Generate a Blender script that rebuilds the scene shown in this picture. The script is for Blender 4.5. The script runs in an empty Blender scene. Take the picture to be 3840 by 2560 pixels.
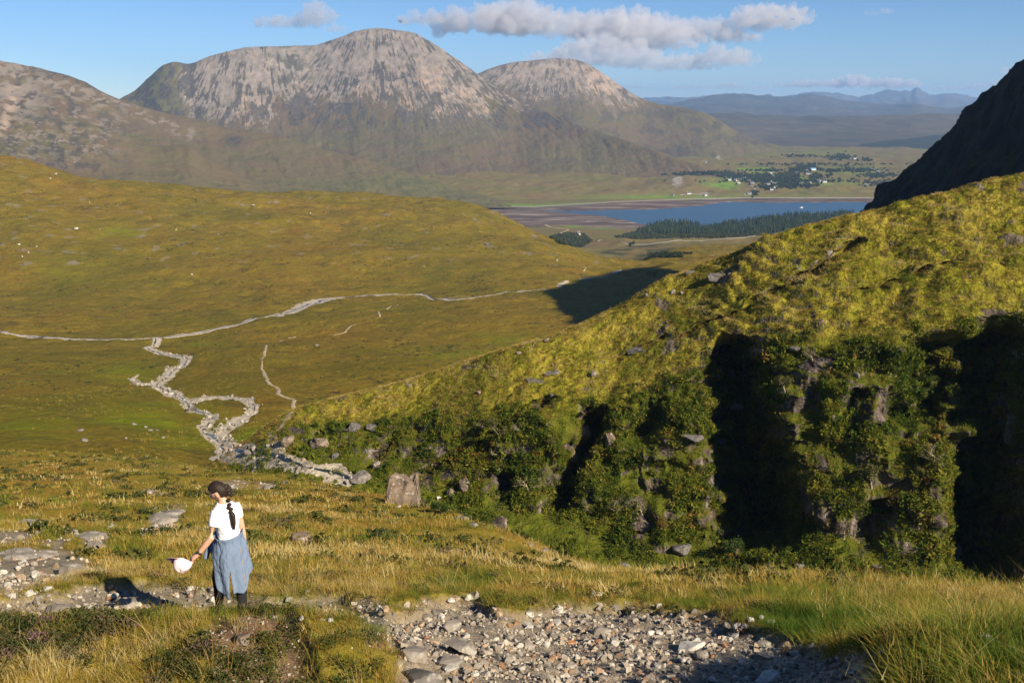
import bpy, bmesh, math, random
import numpy as np
from mathutils import Vector, Matrix, Euler

random.seed(7)
RNG = np.random.default_rng(11)
R = math.radians
SC = bpy.context.scene
COL = SC.collection

# ------------------------------------------------------------------ camera, sky, sun, exposure
F = 35.0 / 36.0 * 3840.0
PITCH = math.atan(895.0 / F)
SP, CP = math.sin(PITCH), math.cos(PITCH)
cam_d = bpy.data.cameras.new('camera')
cam_d.lens = 35.0
cam_d.sensor_width = 36.0
cam_d.clip_start = 0.1
cam_d.clip_end = 200000.0
cam = bpy.data.objects.new('camera', cam_d)
cam.rotation_euler = (math.pi / 2 - PITCH, 0, 0)
COL.objects.link(cam)
SC.camera = cam

SUN_EL, SUN_AZ = 32.0, 133.0
SUN = np.array([math.sin(R(SUN_AZ)) * math.cos(R(SUN_EL)), math.cos(R(SUN_AZ)) * math.cos(R(SUN_EL)), math.sin(R(SUN_EL))])
world = bpy.data.worlds.new('World')
SC.world = world
world.use_nodes = True
wn = world.node_tree
sky = wn.nodes.new('ShaderNodeTexSky')
sky.sky_type = 'NISHITA'
sky.sun_disc = False
sky.sun_elevation = R(SUN_EL)
sky.sun_rotation = R(SUN_AZ)
sky.altitude = 2200
sky.air_density = 1.0
sky.dust_density = 0.15
sky.ozone_density = 8.0
bg = wn.nodes['Background']
bg.inputs['Strength'].default_value = 0.060
wn.links.new(sky.outputs[0], bg.inputs[0])

sun_d = bpy.data.lights.new('sun', 'SUN')
sun_d.energy = 5.0
sun_d.angle = R(0.5)
sun_d.color = (1.0, 0.88, 0.70)
sun = bpy.data.objects.new('sun', sun_d)
sun.rotation_euler = Vector(SUN).to_track_quat('Z', 'Y').to_euler()
sun.location = (60, -60, 120)
COL.objects.link(sun)

SC.view_settings.view_transform = 'Standard'
SC.view_settings.look = 'None'
SC.view_settings.gamma = 1
SC.view_settings.use_curve_mapping = False
SC.view_settings.exposure = 0.88
SC.cycles.max_bounces = 6
SC.cycles.diffuse_bounces = 2
SC.cycles.glossy_bounces = 2
SC.cycles.transmission_bounces = 3
SC.cycles.volume_bounces = 4
SC.cycles.transparent_max_bounces = 8
SC.cycles.use_denoising = True
SC.cycles.denoiser = 'OPENIMAGEDENOISE'
SC.cycles.caustics_reflective = False
SC.cycles.caustics_refractive = False

SEA = -330.0

# ------------------------------------------------------------------ helpers: projection, noise, interpolation
def U(px, py, d):
    """point seen at photo pixel (px, py) at forward ground distance d"""
    px = np.asarray(px, float); py = np.asarray(py, float); d = np.asarray(d, float)
    u = (px - 1920) / F; v = -(py - 1280) / F
    y = CP + v * SP
    return np.stack([u * d / y, d * np.ones_like(y), (v * CP - SP) * d / y], -1)

def TA(py):
    return np.tan(PITCH - np.arctan(-(np.asarray(py, float) - 1280) / F))

def PROJ(P):
    x, y, z = P[..., 0], P[..., 1], P[..., 2]
    w = np.maximum(y * CP - z * SP, 1e-3)
    return 1920 + F * x / w, 1280 - F * (y * SP + z * CP) / w

def _h(ix, iy, iz, s):
    h = (ix.astype(np.int64) * 374761393 + iy.astype(np.int64) * 668265263 + iz.astype(np.int64) * 2147483647 + s * 974634521) & 0xffffffff
    h = ((h ^ (h >> 13)) * 1274126177) & 0xffffffff
    h = ((h ^ (h >> 16)) * 2246822519) & 0xffffffff
    return (h ^ (h >> 15)) & 0xffffffff

def pn2(x, y, s=0):
    x = np.asarray(x, float); y = np.asarray(y, float)
    ix = np.floor(x); iy = np.floor(y); fx = x - ix; fy = y - iy
    z = np.zeros_like(ix)
    def g(a, b):
        t = _h(ix + a, iy + b, z, s) * (2 * np.pi / 4294967296.0)
        return np.cos(t) * (fx - a) + np.sin(t) * (fy - b)
    wx = fx * fx * fx * (fx * (fx * 6 - 15) + 10); wy = fy * fy * fy * (fy * (fy * 6 - 15) + 10)
    a = g(0, 0) * (1 - wx) + g(1, 0) * wx
    b = g(0, 1) * (1 - wx) + g(1, 1) * wx
    return (a * (1 - wy) + b * wy) * 1.5

def pn3(x, y, z, s=0):
    ix = np.floor(x); iy = np.floor(y); iz = np.floor(z)
    fx = x - ix; fy = y - iy; fz = z - iz
    def g(a, b, c):
        h = _h(ix + a, iy + b, iz + c, s)
        t = (h & 0xffff) * (2 * np.pi / 65536.0); q = ((h >> 16) & 0xffff) / 32768.0 - 1
        r = np.sqrt(np.maximum(0, 1 - q * q))
        return np.cos(t) * r * (fx - a) + np.sin(t) * r * (fy - b) + q * (fz - c)
    f = lambda t: t * t * t * (t * (t * 6 - 15) + 10)
    wx, wy, wz = f(fx), f(fy), f(fz)
    L = lambda a, b, w: a + (b - a) * w
    return L(L(L(g(0,0,0), g(1,0,0), wx), L(g(0,1,0), g(1,1,0), wx), wy), L(L(g(0,0,1), g(1,0,1), wx), L(g(0,1,1), g(1,1,1), wx), wy), wz) * 1.4

def fbm2(x, y, o=5, s=0, gain=.5):
    r = 0; a = 1
    for i in range(o):
        r = r + a * pn2(x * 2 ** i + 17.3 * i, y * 2 ** i - 9.1 * i, s + i); a *= gain
    return r

def fbm3(x, y, z, o=4, s=0, gain=.5):
    r = 0; a = 1
    for i in range(o):
        r = r + a * pn3(x * 2 ** i + 7.3 * i, y * 2 ** i, z * 2 ** i, s + i); a *= gain
    return r

def sst(a, b, x):
    t = np.clip((np.asarray(x, float) - a) / (b - a), 0, 1)
    return t * t * (3 - 2 * t)

def pchip(xk, yk, x):
    """monotone cubic along axis 0 of yk"""
    xk = np.asarray(xk, float); yk = np.asarray(yk, float); x = np.asarray(x, float)
    sh = (-1,) + (1,) * (yk.ndim - 1)
    h = np.diff(xk).reshape(sh); dl = np.diff(yk, axis=0) / h
    m = np.zeros_like(yk)
    w1 = 2 * h[1:] + h[:-1]; w2 = h[1:] + 2 * h[:-1]
    with np.errstate(divide='ignore', invalid='ignore'):
        hm = (w1 + w2) / (w1 / dl[:-1] + w2 / dl[1:])
    m[1:-1] = np.where(dl[:-1] * dl[1:] > 0, hm, 0)
    m[0] = dl[0]; m[-1] = dl[-1]
    i = np.clip(np.searchsorted(xk, x) - 1, 0, len(xk) - 2)
    sh2 = (-1,) + (1,) * (yk.ndim - 1)
    hh = (xk[i + 1] - xk[i]).reshape(sh2); t = np.clip((x - xk[i]).reshape(sh2) / hh, 0, 1)
    t2 = t * t; t3 = t2 * t
    return (2*t3 - 3*t2 + 1) * yk[i] + (t3 - 2*t2 + t) * hh * m[i] + (-2*t3 + 3*t2) * yk[i + 1] + (t3 - t2) * hh * m[i + 1]

def curve(pts, x):
    p = np.array(pts, float)
    sh = np.shape(x)
    return pchip(p[:, 0], p[:, 1], np.clip(np.ravel(x), p[0, 0], p[-1, 0])).reshape(sh)

def poly_sdf(poly, x, y):
    """signed distance to a polygon, negative inside"""
    p = np.array(poly, float); n = len(p)
    sh = np.shape(x); x = np.ravel(x); y = np.ravel(y)
    best = np.full(x.shape, 1e18); ins = np.zeros(x.shape, bool)
    for i in range(n):
        ax, ay = p[i]; bx, by = p[(i + 1) % n]
        ex, ey = bx - ax, by - ay
        t = np.clip(((x - ax) * ex + (y - ay) * ey) / (ex * ex + ey * ey), 0, 1)
        best = np.minimum(best, (x - ax - t * ex) ** 2 + (y - ay - t * ey) ** 2)
        c = ((ay > y) != (by > y))
        with np.errstate(divide='ignore', invalid='ignore'):
            xi = (bx - ax) * (y - ay) / (by - ay) + ax
        ins ^= c & (x < xi)
    d = np.sqrt(best)
    return np.where(ins, -d, d).reshape(sh)

def line_dist(line, x, y):
    p = np.array(line, float)[:, :2]
    best = np.full(np.shape(x), 1e18)
    for i in range(len(p) - 1):
        ax, ay = p[i]; bx, by = p[i + 1]
        ex, ey = bx - ax, by - ay
        t = np.clip(((x - ax) * ex + (y - ay) * ey) / (ex * ex + ey * ey), 0, 1)
        best = np.minimum(best, (x - ax - t * ex) ** 2 + (y - ay - t * ey) ** 2)
    return np.sqrt(best)

# ------------------------------------------------------------------ helpers: objects
def tag(o, label=None, cat=None, group=None, kind=None):
    if label: o['label'] = label
    if cat: o['category'] = cat
    if group: o['group'] = group
    if kind: o['kind'] = kind
    return o

def link(name, me, mat=None, parent=None):
    if mat is not None and len(me.materials) == 0: me.materials.append(mat)
    o = bpy.data.objects.new(name, me)
    COL.objects.link(o)
    if parent is not None: o.parent = parent
    return o

def empty(name, loc=(0, 0, 0), rz=0, scale=1):
    o = bpy.data.objects.new(name, None)
    o.location = loc; o.rotation_euler = (0, 0, rz); o.scale = (scale,) * 3
    o.empty_display_size = .2
    COL.objects.link(o)
    return o

def np_mesh(name, verts, faces, smooth=True, attrs=None):
    """faces: (n,k) int array with one k, or list of such arrays"""
    me = bpy.data.meshes.new(name)
    verts = np.asarray(verts, np.float32).reshape(-1, 3)
    if isinstance(faces, np.ndarray): faces = [faces]
    nl = sum(f.size for f in faces); nf = sum(len(f) for f in faces)
    me.vertices.add(len(verts)); me.vertices.foreach_set('co', verts.ravel())
    me.loops.add(nl); me.loops.foreach_set('vertex_index', np.concatenate([f.ravel() for f in faces]).astype(np.int32))
    me.polygons.add(nf)
    st = []; o = 0
    for f in faces:
        st.append(o + np.arange(len(f)) * f.shape[1]); o += f.size
    me.polygons.foreach_set('loop_start', np.concatenate(st).astype(np.int32))
    me.update(calc_edges=True)
    me.validate()
    me.polygons.foreach_set('use_smooth', np.full(len(me.polygons), smooth))
    for k, a in (attrs or {}).items():
        at = me.attributes.new(k, 'FLOAT', 'POINT'); at.data.foreach_set('value', np.asarray(a, np.float32).ravel())
    return me

def grid_faces(nv, nu):
    i = np.arange(nv * nu).reshape(nv, nu)
    return np.stack([i[:-1, :-1], i[:-1, 1:], i[1:, 1:], i[1:, :-1]], -1).reshape(-1, 4)

def grid_normals(P):
    du = np.gradient(P, axis=1); dv = np.gradient(P, axis=0)
    n = np.cross(du, dv)
    n /= np.maximum(np.linalg.norm(n, axis=-1, keepdims=True), 1e-9)
    return np.where(n[..., 2:3] < 0, -n, n)

class Sheet:
    """a piece of terrain: a grid of points with attributes"""
    def __init__(s, P, attrs=None): s.P = P; s.attrs = attrs or {}
    def build(s, name, mat):
        nv, nu = s.P.shape[:2]
        me = np_mesh(name, s.P, grid_faces(nv, nu), True, s.attrs)
        s.o = tag(link(name, me, mat), kind='structure')
        return s.o
    def sample(s, n, weight):
        """n random points on the grid cells, weight (nv,nu) per vertex times area"""
        P = s.P
        c = .25 * (weight[:-1, :-1] + weight[1:, :-1] + weight[:-1, 1:] + weight[1:, 1:])
        ar = np.linalg.norm(np.cross(P[1:, 1:] - P[:-1, :-1], P[1:, :-1] - P[:-1, 1:]), axis=-1) * .5
        w = (c * ar).ravel(); tot = w.sum()
        if tot <= 0: return np.zeros((0, 3)), np.zeros((0, 3)), np.zeros((0, 4))
        k = RNG.choice(len(w), n, p=w / tot)
        i, j = np.unravel_index(k, c.shape)
        a = RNG.random(n)[:, None]; b = RNG.random(n)[:, None]
        def bl(A): return A[i, j] * (1-a)*(1-b) + A[i, j+1] * a*(1-b) + A[i+1, j] * (1-a)*b + A[i+1, j+1] * a*b
        return bl(P), bl(grid_normals(P)), (i, j)

def rails_sheet(pxk, rails, pxs, segs, power=None):
    """rails: list of (py per column, d per column); segs: rows per interval"""
    PY = np.array([r[0] for r in rails], float); LD = np.log(np.array([r[1] for r in rails], float))
    py = pchip(pxk, PY.T, pxs).T; ld = pchip(pxk, LD.T, pxs).T
    vs = np.concatenate([np.linspace(i, i + 1, n, endpoint=False) for i, n in enumerate(segs)] + [[len(segs)]])
    k = np.arange(len(rails), dtype=float)
    py = pchip(k, py, vs); ld = pchip(k, ld, vs)
    return U(np.broadcast_to(pxs, py.shape), py, np.exp(ld)), vs

# ------------------------------------------------------------------ helpers: node materials
class NT:
    def __init__(s, name, rough=.9, spec=.15):
        s.m = bpy.data.materials.new(name); s.m.use_nodes = True
        s.t = s.m.node_tree; s.n = s.t.nodes
        s.b = s.n['Principled BSDF']
        s.b.inputs['Roughness'].default_value = rough
        s.b.inputs['Specular IOR Level'].default_value = spec
        s._pos = None
    def new(s, k, **kw):
        x = s.n.new(k)
        for a, b in kw.items(): setattr(x, a, b)
        return x
    def put(s, sock, v):
        if hasattr(v, 'is_output') or isinstance(v, bpy.types.NodeSocket): s.t.links.new(v, sock)
        elif isinstance(v, (tuple, list)) and len(v) == 3 and sock.type == 'RGBA': sock.default_value = (*v, 1)
        else: sock.default_value = v
    def pos(s):
        if s._pos is None: s._pos = s.new('ShaderNodeNewGeometry').outputs['Position']
        return s._pos
    def obj(s): return s.new('ShaderNodeTexCoord').outputs['Object']
    def attr(s, name, inst=False):
        a = s.new('ShaderNodeAttribute'); a.attribute_name = name
        if inst: a.attribute_type = 'INSTANCER'
        return a.outputs['Fac']
    def noise(s, scale, detail=4, vec=None, rough=.55, stretch=None, dist=0):
        n = s.new('ShaderNodeTexNoise')
        n.inputs['Scale'].default_value = scale; n.inputs['Detail'].default_value = detail
        n.inputs['Roughness'].default_value = rough; n.inputs['Distortion'].default_value = dist
        v = vec if vec is not None else s.pos()
        if stretch is not None:
            mp = s.new('ShaderNodeMapping'); mp.inputs['Scale'].default_value = stretch
            s.t.links.new(v, mp.inputs['Vector']); v = mp.outputs[0]
        s.t.links.new(v, n.inputs['Vector'])
        return n.outputs['Fac']
    def vor(s, scale, vec=None, out='Distance', feature='F1'):
        n = s.new('ShaderNodeTexVoronoi'); n.feature = feature
        n.inputs['Scale'].default_value = scale
        s.t.links.new(vec if vec is not None else s.pos(), n.inputs['Vector'])
        return n.outputs[out]
    def ramp(s, fac, stops, mode='LINEAR'):
        r = s.new('ShaderNodeValToRGB'); e = r.color_ramp.elements; r.color_ramp.interpolation = mode
        while len(e) < len(stops): e.new(.5)
        for x, (p, c) in zip(e, stops):
            x.position = p; x.color = (*c, 1) if isinstance(c, (tuple, list)) else (c, c, c, 1)
        s.put(r.inputs['Fac'], fac)
        return r.outputs['Color']
    def mix(s, fac, a, b, mode='MIX'):
        m = s.new('ShaderNodeMix'); m.data_type = 'RGBA'; m.blend_type = mode
        s.put(m.inputs['Factor'], fac); s.put(m.inputs['A'], a); s.put(m.inputs['B'], b)
        return [q for q in m.outputs if q.type == 'RGBA'][0]
    def math(s, op, a, b=0.0, c=None, clamp=False):
        m = s.new('ShaderNodeMath'); m.operation = op; m.use_clamp = clamp
        s.put(m.inputs[0], a); s.put(m.inputs[1], b)
        if c is not None: s.put(m.inputs[2], c)
        return m.outputs[0]
    def color(s, c): s.put(s.b.inputs['Base Color'], c)
    def bump(s, h, strength=.5, dist=.1):
        b = s.new('ShaderNodeBump'); b.inputs['Strength'].default_value = strength; b.inputs['Distance'].default_value = dist
        s.put(b.inputs['Height'], h); s.t.links.new(b.outputs[0], s.b.inputs['Normal'])
NT_put_fix = None
# Mix nodes expose several sockets with the same name; pick the colour ones
def _mix(s, fac, a, b, mode='MIX'):
    m = s.new('ShaderNodeMix'); m.data_type = 'RGBA'; m.blend_type = mode
    s.put(m.inputs[0], fac); s.put(m.inputs[6], a); s.put(m.inputs[7], b)
    return m.outputs[2]
NT.mix = _mix

def plain(name, col, rough=.8, spec=.2, noise=0, scale=20):
    m = NT(name, rough, spec)
    if noise:
        f = m.noise(scale, 4, m.obj())
        m.color(m.ramp(f, [(.25, tuple(c * (1 - noise) for c in col)), (.75, tuple(min(1, c * (1 + noise)) for c in col))]))
    else: m.color(col)
    return m.m
# ------------------------------------------------------------------ materials of the ground
def moor_mat():
    m = NT('moor_grass', .95, .05)
    p = m.pos()
    big = m.noise(.006, 5, dist=.4); mid = m.noise(.05, 5); fine = m.noise(.6, 4); vf = m.noise(3.0, 3)
    f = m.math('ADD', m.math('MULTIPLY', big, .62), m.math('MULTIPLY', mid, .38))
    c = m.ramp(f, [(.30, (.110, .098, .008)), (.44, (.162, .122, .009)), (.52, (.196, .135, .012)), (.62, (.208, .122, .013)), (.72, (.142, .090, .015))])
    c = m.mix(m.math('MULTIPLY', m.ramp(fine, [(.42, 0), (.62, 1)]), .55), c, (.060, .055, .014))
    c = m.mix(m.math('MULTIPLY', m.ramp(vf, [(.55, 0), (.7, 1)]), .30), c, (.20, .165, .045))
    dk = m.ramp(m.noise(.021, 6, dist=.8), [(.60, 0), (.70, 1)])
    c = m.mix(m.math('MULTIPLY', dk, .4), c, (.085, .065, .020))
    pat = m.noise(.11, 8, rough=.68, dist=.6)
    c = m.mix(m.math('MULTIPLY', m.ramp(pat, [(.53, 0), (.63, 1)]), .34), c, (.090, .078, .012))
    c = m.mix(m.math('MULTIPLY', m.ramp(pat, [(.34, 1), (.43, 0)]), .40), c, (.29, .215, .03))
    c = m.mix(m.math('MULTIPLY', m.ramp(m.noise(.035, 7, stretch=(1, 1.6, 1), rough=.62), [(.59, 0), (.62, 1)]), .5), c, (.065, .048, .014))
    c = m.mix(m.attr('lush'), c, m.ramp(mid, [(.3, (.115, .145, .006)), (.7, (.19, .185, .009))]))
    c = m.mix(m.attr('rock'), c, m.ramp(vf, [(.3, (.10, .085, .07)), (.7, (.30, .26, .21))]))
    m.color(c)
    h = m.math('ADD', m.math('ADD', m.math('MULTIPLY', fine, .8), m.math('MULTIPLY', vf, .25)), m.math('MULTIPLY', pat, 3.5))
    m.bump(h, .9, 1.0)
    return m.m

def near_mat():
    m = NT('hillside_turf', .95, .05)
    a = m.noise(.35, 5); b = m.noise(2.2, 5); c3 = m.noise(14, 4); big = m.noise(.07, 3)
    c = m.ramp(m.math('ADD', m.math('MULTIPLY', a, .5), m.math('MULTIPLY', big, .5)), [(.32, (.12, .125, .012)), (.46, (.21, .165, .018)), (.56, (.27, .17, .022)), (.68, (.20, .105, .018))])
    c = m.mix(m.math('MULTIPLY', m.ramp(b, [(.42, 0), (.68, 1)]), .4), c, (.065, .058, .014))
    c = m.mix(m.math('MULTIPLY', m.ramp(c3, [(.5, 0), (.7, 1)]), .5), c, (.20, .16, .06))
    soil = m.ramp(b, [(.3, (.090, .055, .030)), (.55, (.215, .138, .085)), (.8, (.33, .24, .16))])
    c = m.mix(m.attr('soil'), c, soil)
    gr = m.ramp(m.noise(30, 4), [(.3, (.15, .12, .085)), (.55, (.27, .225, .165)), (.75, (.38, .325, .25))])
    gr = m.mix(m.math('MULTIPLY', m.ramp(b, [(.45, 0), (.62, 1)]), .5), gr, (.19, .15, .11))
    c = m.mix(m.attr('gravel'), c, gr)
    m.color(c)
    m.bump(m.math('ADD', m.math('MULTIPLY', c3, .4), m.noise(55, 3)), .7, .03)
    return m.m

def crag_mat():
    m = NT('crag_slope', .95, .06)
    a = m.noise(.06, 5); b = m.noise(.45, 5); c3 = m.noise(2.6, 4)
    g = m.ramp(m.math('ADD', m.math('MULTIPLY', a, .5), m.math('MULTIPLY', b, .5)), [(.33, (.115, .130, .010)), (.48, (.215, .195, .016)), (.58, (.30, .245, .032)), (.70, (.33, .24, .04))])
    g = m.mix(m.math('MULTIPLY', m.ramp(c3, [(.45, 0), (.65, 1)]), .38), g, (.070, .078, .012))
    lush = m.ramp(b, [(.3, (.050, .062, .006)), (.6, (.095, .105, .010)), (.75, (.14, .125, .018))])
    g = m.mix(m.attr('lush'), g, lush)
    v = m.noise(.7, 6, stretch=(1, 1, .35), dist=.5)
    r = m.ramp(v, [(.3, (.022, .018, .015)), (.48, (.085, .066, .055)), (.62, (.17, .135, .11)), (.75, (.28, .24, .21))])
    g = m.mix(m.attr('rock'), g, r)
    m.color(g)
    h = m.math('ADD', m.math('MULTIPLY', b, 1.4), m.math('MULTIPLY', c3, .7))
    m.bump(h, .9, .8)
    return m.m

def mountain_mat():
    m = NT('mountain_slope', .95, .05)
    a = m.noise(.0016, 6, dist=.6); b = m.noise(.012, 5); c3 = m.noise(.07, 4)
    c = m.ramp(m.math('ADD', m.math('MULTIPLY', a, .6), m.math('MULTIPLY', b, .4)), [(.34, (.088, .080, .034)), (.46, (.108, .087, .041)), (.56, (.116, .083, .045)), (.68, (.096, .067, .041))])
    c = m.mix(m.attr('green'), c, m.ramp(b, [(.35, (.078, .082, .030)), (.65, (.118, .112, .040))]))
    c = m.mix(m.attr('dark'), c, m.ramp(c3, [(.35, (.035, .032, .028)), (.65, (.075, .066, .055))]))
    s = m.ramp(b, [(.35, (.185, .158, .135)), (.55, (.245, .206, .173)), (.7, (.285, .228, .178))])
    c = m.mix(m.attr('scree'), c, s)
    c = m.mix(m.attr('tan'), c, (.38, .255, .165))
    m.color(c)
    m.bump(m.math('ADD', m.math('MULTIPLY', b, 12), m.math('MULTIPLY', c3, 4)), .55, 1.0)
    return m.m

def lowland_mat():
    m = NT('lowland', .95, .05)
    a = m.noise(.006, 5, dist=.5); b = m.noise(.03, 5); c3 = m.noise(.15, 4)
    c = m.ramp(m.math('ADD', m.math('MULTIPLY', a, .6), m.math('MULTIPLY', b, .4)), [(.34, (.105, .105, .028)), (.46, (.135, .115, .036)), (.56, (.145, .105, .042)), (.68, (.095, .066, .034))])
    c = m.mix(m.attr('green'), c, m.ramp(b, [(.35, (.085, .16, .018)), (.65, (.15, .20, .030))]))
    mud = m.ramp(m.noise(.02, 6, stretch=(.35, 1.6, 1), dist=.8), [(.34, (.060, .042, .036)), (.5, (.105, .076, .064)), (.60, (.16, .125, .10)), (.68, (.30, .26, .21))])
    c = m.mix(m.attr('mud'), c, mud)
    c = m.mix(m.attr('rock'), c, m.ramp(c3, [(.35, (.20, .18, .16)), (.6, (.42, .39, .36))]))
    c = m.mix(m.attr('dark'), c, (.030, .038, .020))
    m.color(c)
    m.bump(m.math('MULTIPLY', b, 6), .4, 1.0)
    return m.m

def far_mat(name, c1, c2):
    m = NT(name, .95, .03)
    a = m.noise(.0007, 6, dist=.5); b = m.noise(.004, 5)
    m.color(m.ramp(m.math('ADD', m.math('MULTIPLY', a, .5), m.math('MULTIPLY', b, .5)), [(.38, c1), (.62, c2)]))
    return m.m

def water_mat():
    m = NT('loch_water', .32, .28)
    m.color((.022, .062, .115))
    m.bump(m.noise(.05, 5, stretch=(1, 2.5, 1)), .25, .6)
    return m.m

M_MOOR, M_NEAR, M_CRAG, M_MTN, M_LOW = moor_mat(), near_mat(), crag_mat(), mountain_mat(), lowland_mat()

# ------------------------------------------------------------------ near hillside, as a height function of the ground
BR = np.array([(-3000,1640,120),(-1800,1650,110),(-600,1665,100),(0,1690,92),(400,1712,84),(700,1745,76),(1000,1788,68),(1300,1835,60),(1500,1872,52),
      (1750,1945,41),(2000,2052,30),(2200,2122,23),(2400,2146,20),(2800,2168,18),(3200,2188,17),(3840,2225,16),(5000,2330,14),(7000,2500,12)], float)
_bp = U(BR[:, 0], BR[:, 1], BR[:, 2])
BK = _bp[:, 0] / _bp[:, 1]

GRAVEL = [(1440,2300),(1560,2268),(1690,2248),(1790,2225),(1850,2285),(1960,2295),(2020,2265),(2250,2255),(2450,2268),(2600,2292),(2760,2322),(2900,2352),
          (3010,2400),(3120,2450),(3240,2520),(3330,2700),(3300,3400),(1480,3400),(1480,2700),(1490,2560),(1470,2450),(1440,2380)]
TRAIL = [(-400,2335),(0,2318),(200,2318),(440,2318),(560,2310),(700,2305),(860,2350),(1100,2345),(1300,2345),(1440,2385),(1450,2290),(1300,2250),(1180,2243),
         (1010,2245),(880,2230),(720,2215),(600,2203),(480,2203),(350,2215),(200,2238),(0,2250),(-400,2270)]
BARE = [[(-120,2100),(60,2068),(160,2052),(260,2060),(350,2095),(360,2140),(260,2180),(140,2215),(0,2245),(-120,2250)], [(300,2120),(420,2125),(440,2150),(330,2165)], [(180,2020),(250,2030),(220,2062),(160,2050)],
        [(240,1982),(300,1990),(360,1985),(425,2000),(400,2050),(330,2045),(280,2015)],
        [(505,1985),(560,1950),(600,1910),(690,1900),(680,1945),(620,1985),(540,1998)],
        [(540,1830),(600,1845),(660,1860),(650,1875),(560,1850)],
        [(800,1815),(880,1800),(920,1815),(850,1835)], [(960,1815),(1030,1812),(1030,1838),(975,1835)], [(1560,2012),(1660,2030),(1740,2050),(1730,2060),(1600,2040)],
        [(-80,2010),(50,1990),(150,2000),(120,2040),(-80,2060)]]
PIT = [(800,2480),(900,2430),(980,2420),(1080,2430),(1130,2480),(1180,2530),(1190,2600),(1130,2680),(860,2680),(780,2560)]
SCAR = [(1340,2420),(1440,2400),(1475,2440),(1480,2520),(1380,2500)]

def z_near0(X, Y):
    k = np.clip(X / Y, BK[0], BK[-1])
    sh = np.shape(k)
    q = pchip(BK, np.stack([_bp[:, 1], _bp[:, 2]], -1), np.ravel(k))
    dB = q[:, 0].reshape(sh); zB = q[:, 1].reshape(sh)
    b = (-1.6 - .39 * dB - zB) / dB ** 2
    y1 = np.minimum(Y, dB)
    z = -1.6 - .39 * y1 - b * y1 ** 2
    m0 = .39 + 2 * b * dB
    t = np.maximum(Y - dB, 0)
    tl = np.minimum(t, 18 + dB * .2)
    q2 = (1.15 - m0) / (18 + dB * .2)
    return z - m0 * tl - .5 * q2 * tl ** 2 - 1.15 * (t - tl)

def near_masks(X, Y, z):
    px, py = PROJ(np.stack([X, Y, z], -1))
    nz = 14 * pn2(X * 1.7, Y * 1.7, 5) + 9 * pn2(X * 5, Y * 5, 6)
    near = (Y < 40)
    g = 1 - sst(-10, 12, poly_sdf(GRAVEL, px, py) + nz)
    t = 1 - sst(-10, 12, poly_sdf(TRAIL, px, py) + nz * 1.3)
    b = np.zeros_like(X)
    for q in BARE: b = np.maximum(b, 1 - sst(-8, 8, poly_sdf(q, px, py) + nz * 1.2))
    pit = 1 - sst(-22, 20, poly_sdf(PIT, px, py) + nz * 1.6)
    pit = np.maximum(pit, 1 - sst(-15, 15, poly_sdf(SCAR, px, py) + nz))
    return g * near, t * near, b, pit * near, px, py

def z_near(X, Y, full=False):
    X = np.asarray(X, float); Y = np.asarray(Y, float)
    z = z_near0(X, Y)
    g, t, b, pit, px, py = near_masks(X, Y, z)
    fade = sst(1.5, 4, Y)
    # grassy hump in front of the walker, bank on the right
    hx = sst(-.3, -1.35, X + .25 * pn2(X * .9, Y * .9, 3)) 
    hump = (.27 + .15 * np.exp(-((X + 2.25) / .55) ** 2)) * np.exp(-((Y - 7.35 - .12 * (X + 2.2)) / 1.0) ** 2) * hx
    bank = .52 * sst(1.9, 3.1, X - .12 * (Y - 6.5)) * np.exp(-((Y - 6.0) / 1.75) ** 2)
    pitz = -.10 * pit
    und = (.10 * fbm2(X * .45, Y * .45, 4, 21) + .30 * fbm2(X * .11, Y * .11, 3, 25) * sst(12, 30, Y)
           + .035 * fbm2(X * 2.2, Y * 2.2, 3, 29))
    und = und * (1 - .5 * np.maximum(g, t))
    tr = -.16 * g - .10 * t - .05 * b
    berm = .10 * np.exp(-((poly_sdf(TRAIL, px, py) - 4) / 16) ** 2) * (Y < 40) * (py < 2300)
    # worn rocky runnels down the gravel
    gz = g * (.06 * fbm2(X * 1.1, Y * 1.6, 4, 33) + .02 * fbm2(X * 6, Y * 6, 2, 37))
    z = z + fade * (hump + bank + pitz + und + tr + berm + gz)
    if full: return z, g, t, b, pit
    return z

ks = np.linspace(-1.15, 1.35, 560)
ys = np.concatenate([np.linspace(.9, 4.6, 24, endpoint=False), np.linspace(4.6, 13, 230, endpoint=False), np.geomspace(13, 190, 330)])
KK, YY = np.meshgrid(ks, ys); XX = KK * YY
zz, g_, t_, b_, pit_ = z_near(XX, YY, True)
near = Sheet(np.stack([XX, YY, zz], -1), {'gravel': np.clip(np.maximum(np.maximum(g_, t_ * .95), b_ * .9), 0, 1), 'soil': np.clip(pit_ + .9 * np.exp(-((g_ - .5) / .25) ** 2) * (YY < 12), 0, 1)})
near.build('hillside', M_NEAR)

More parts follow.
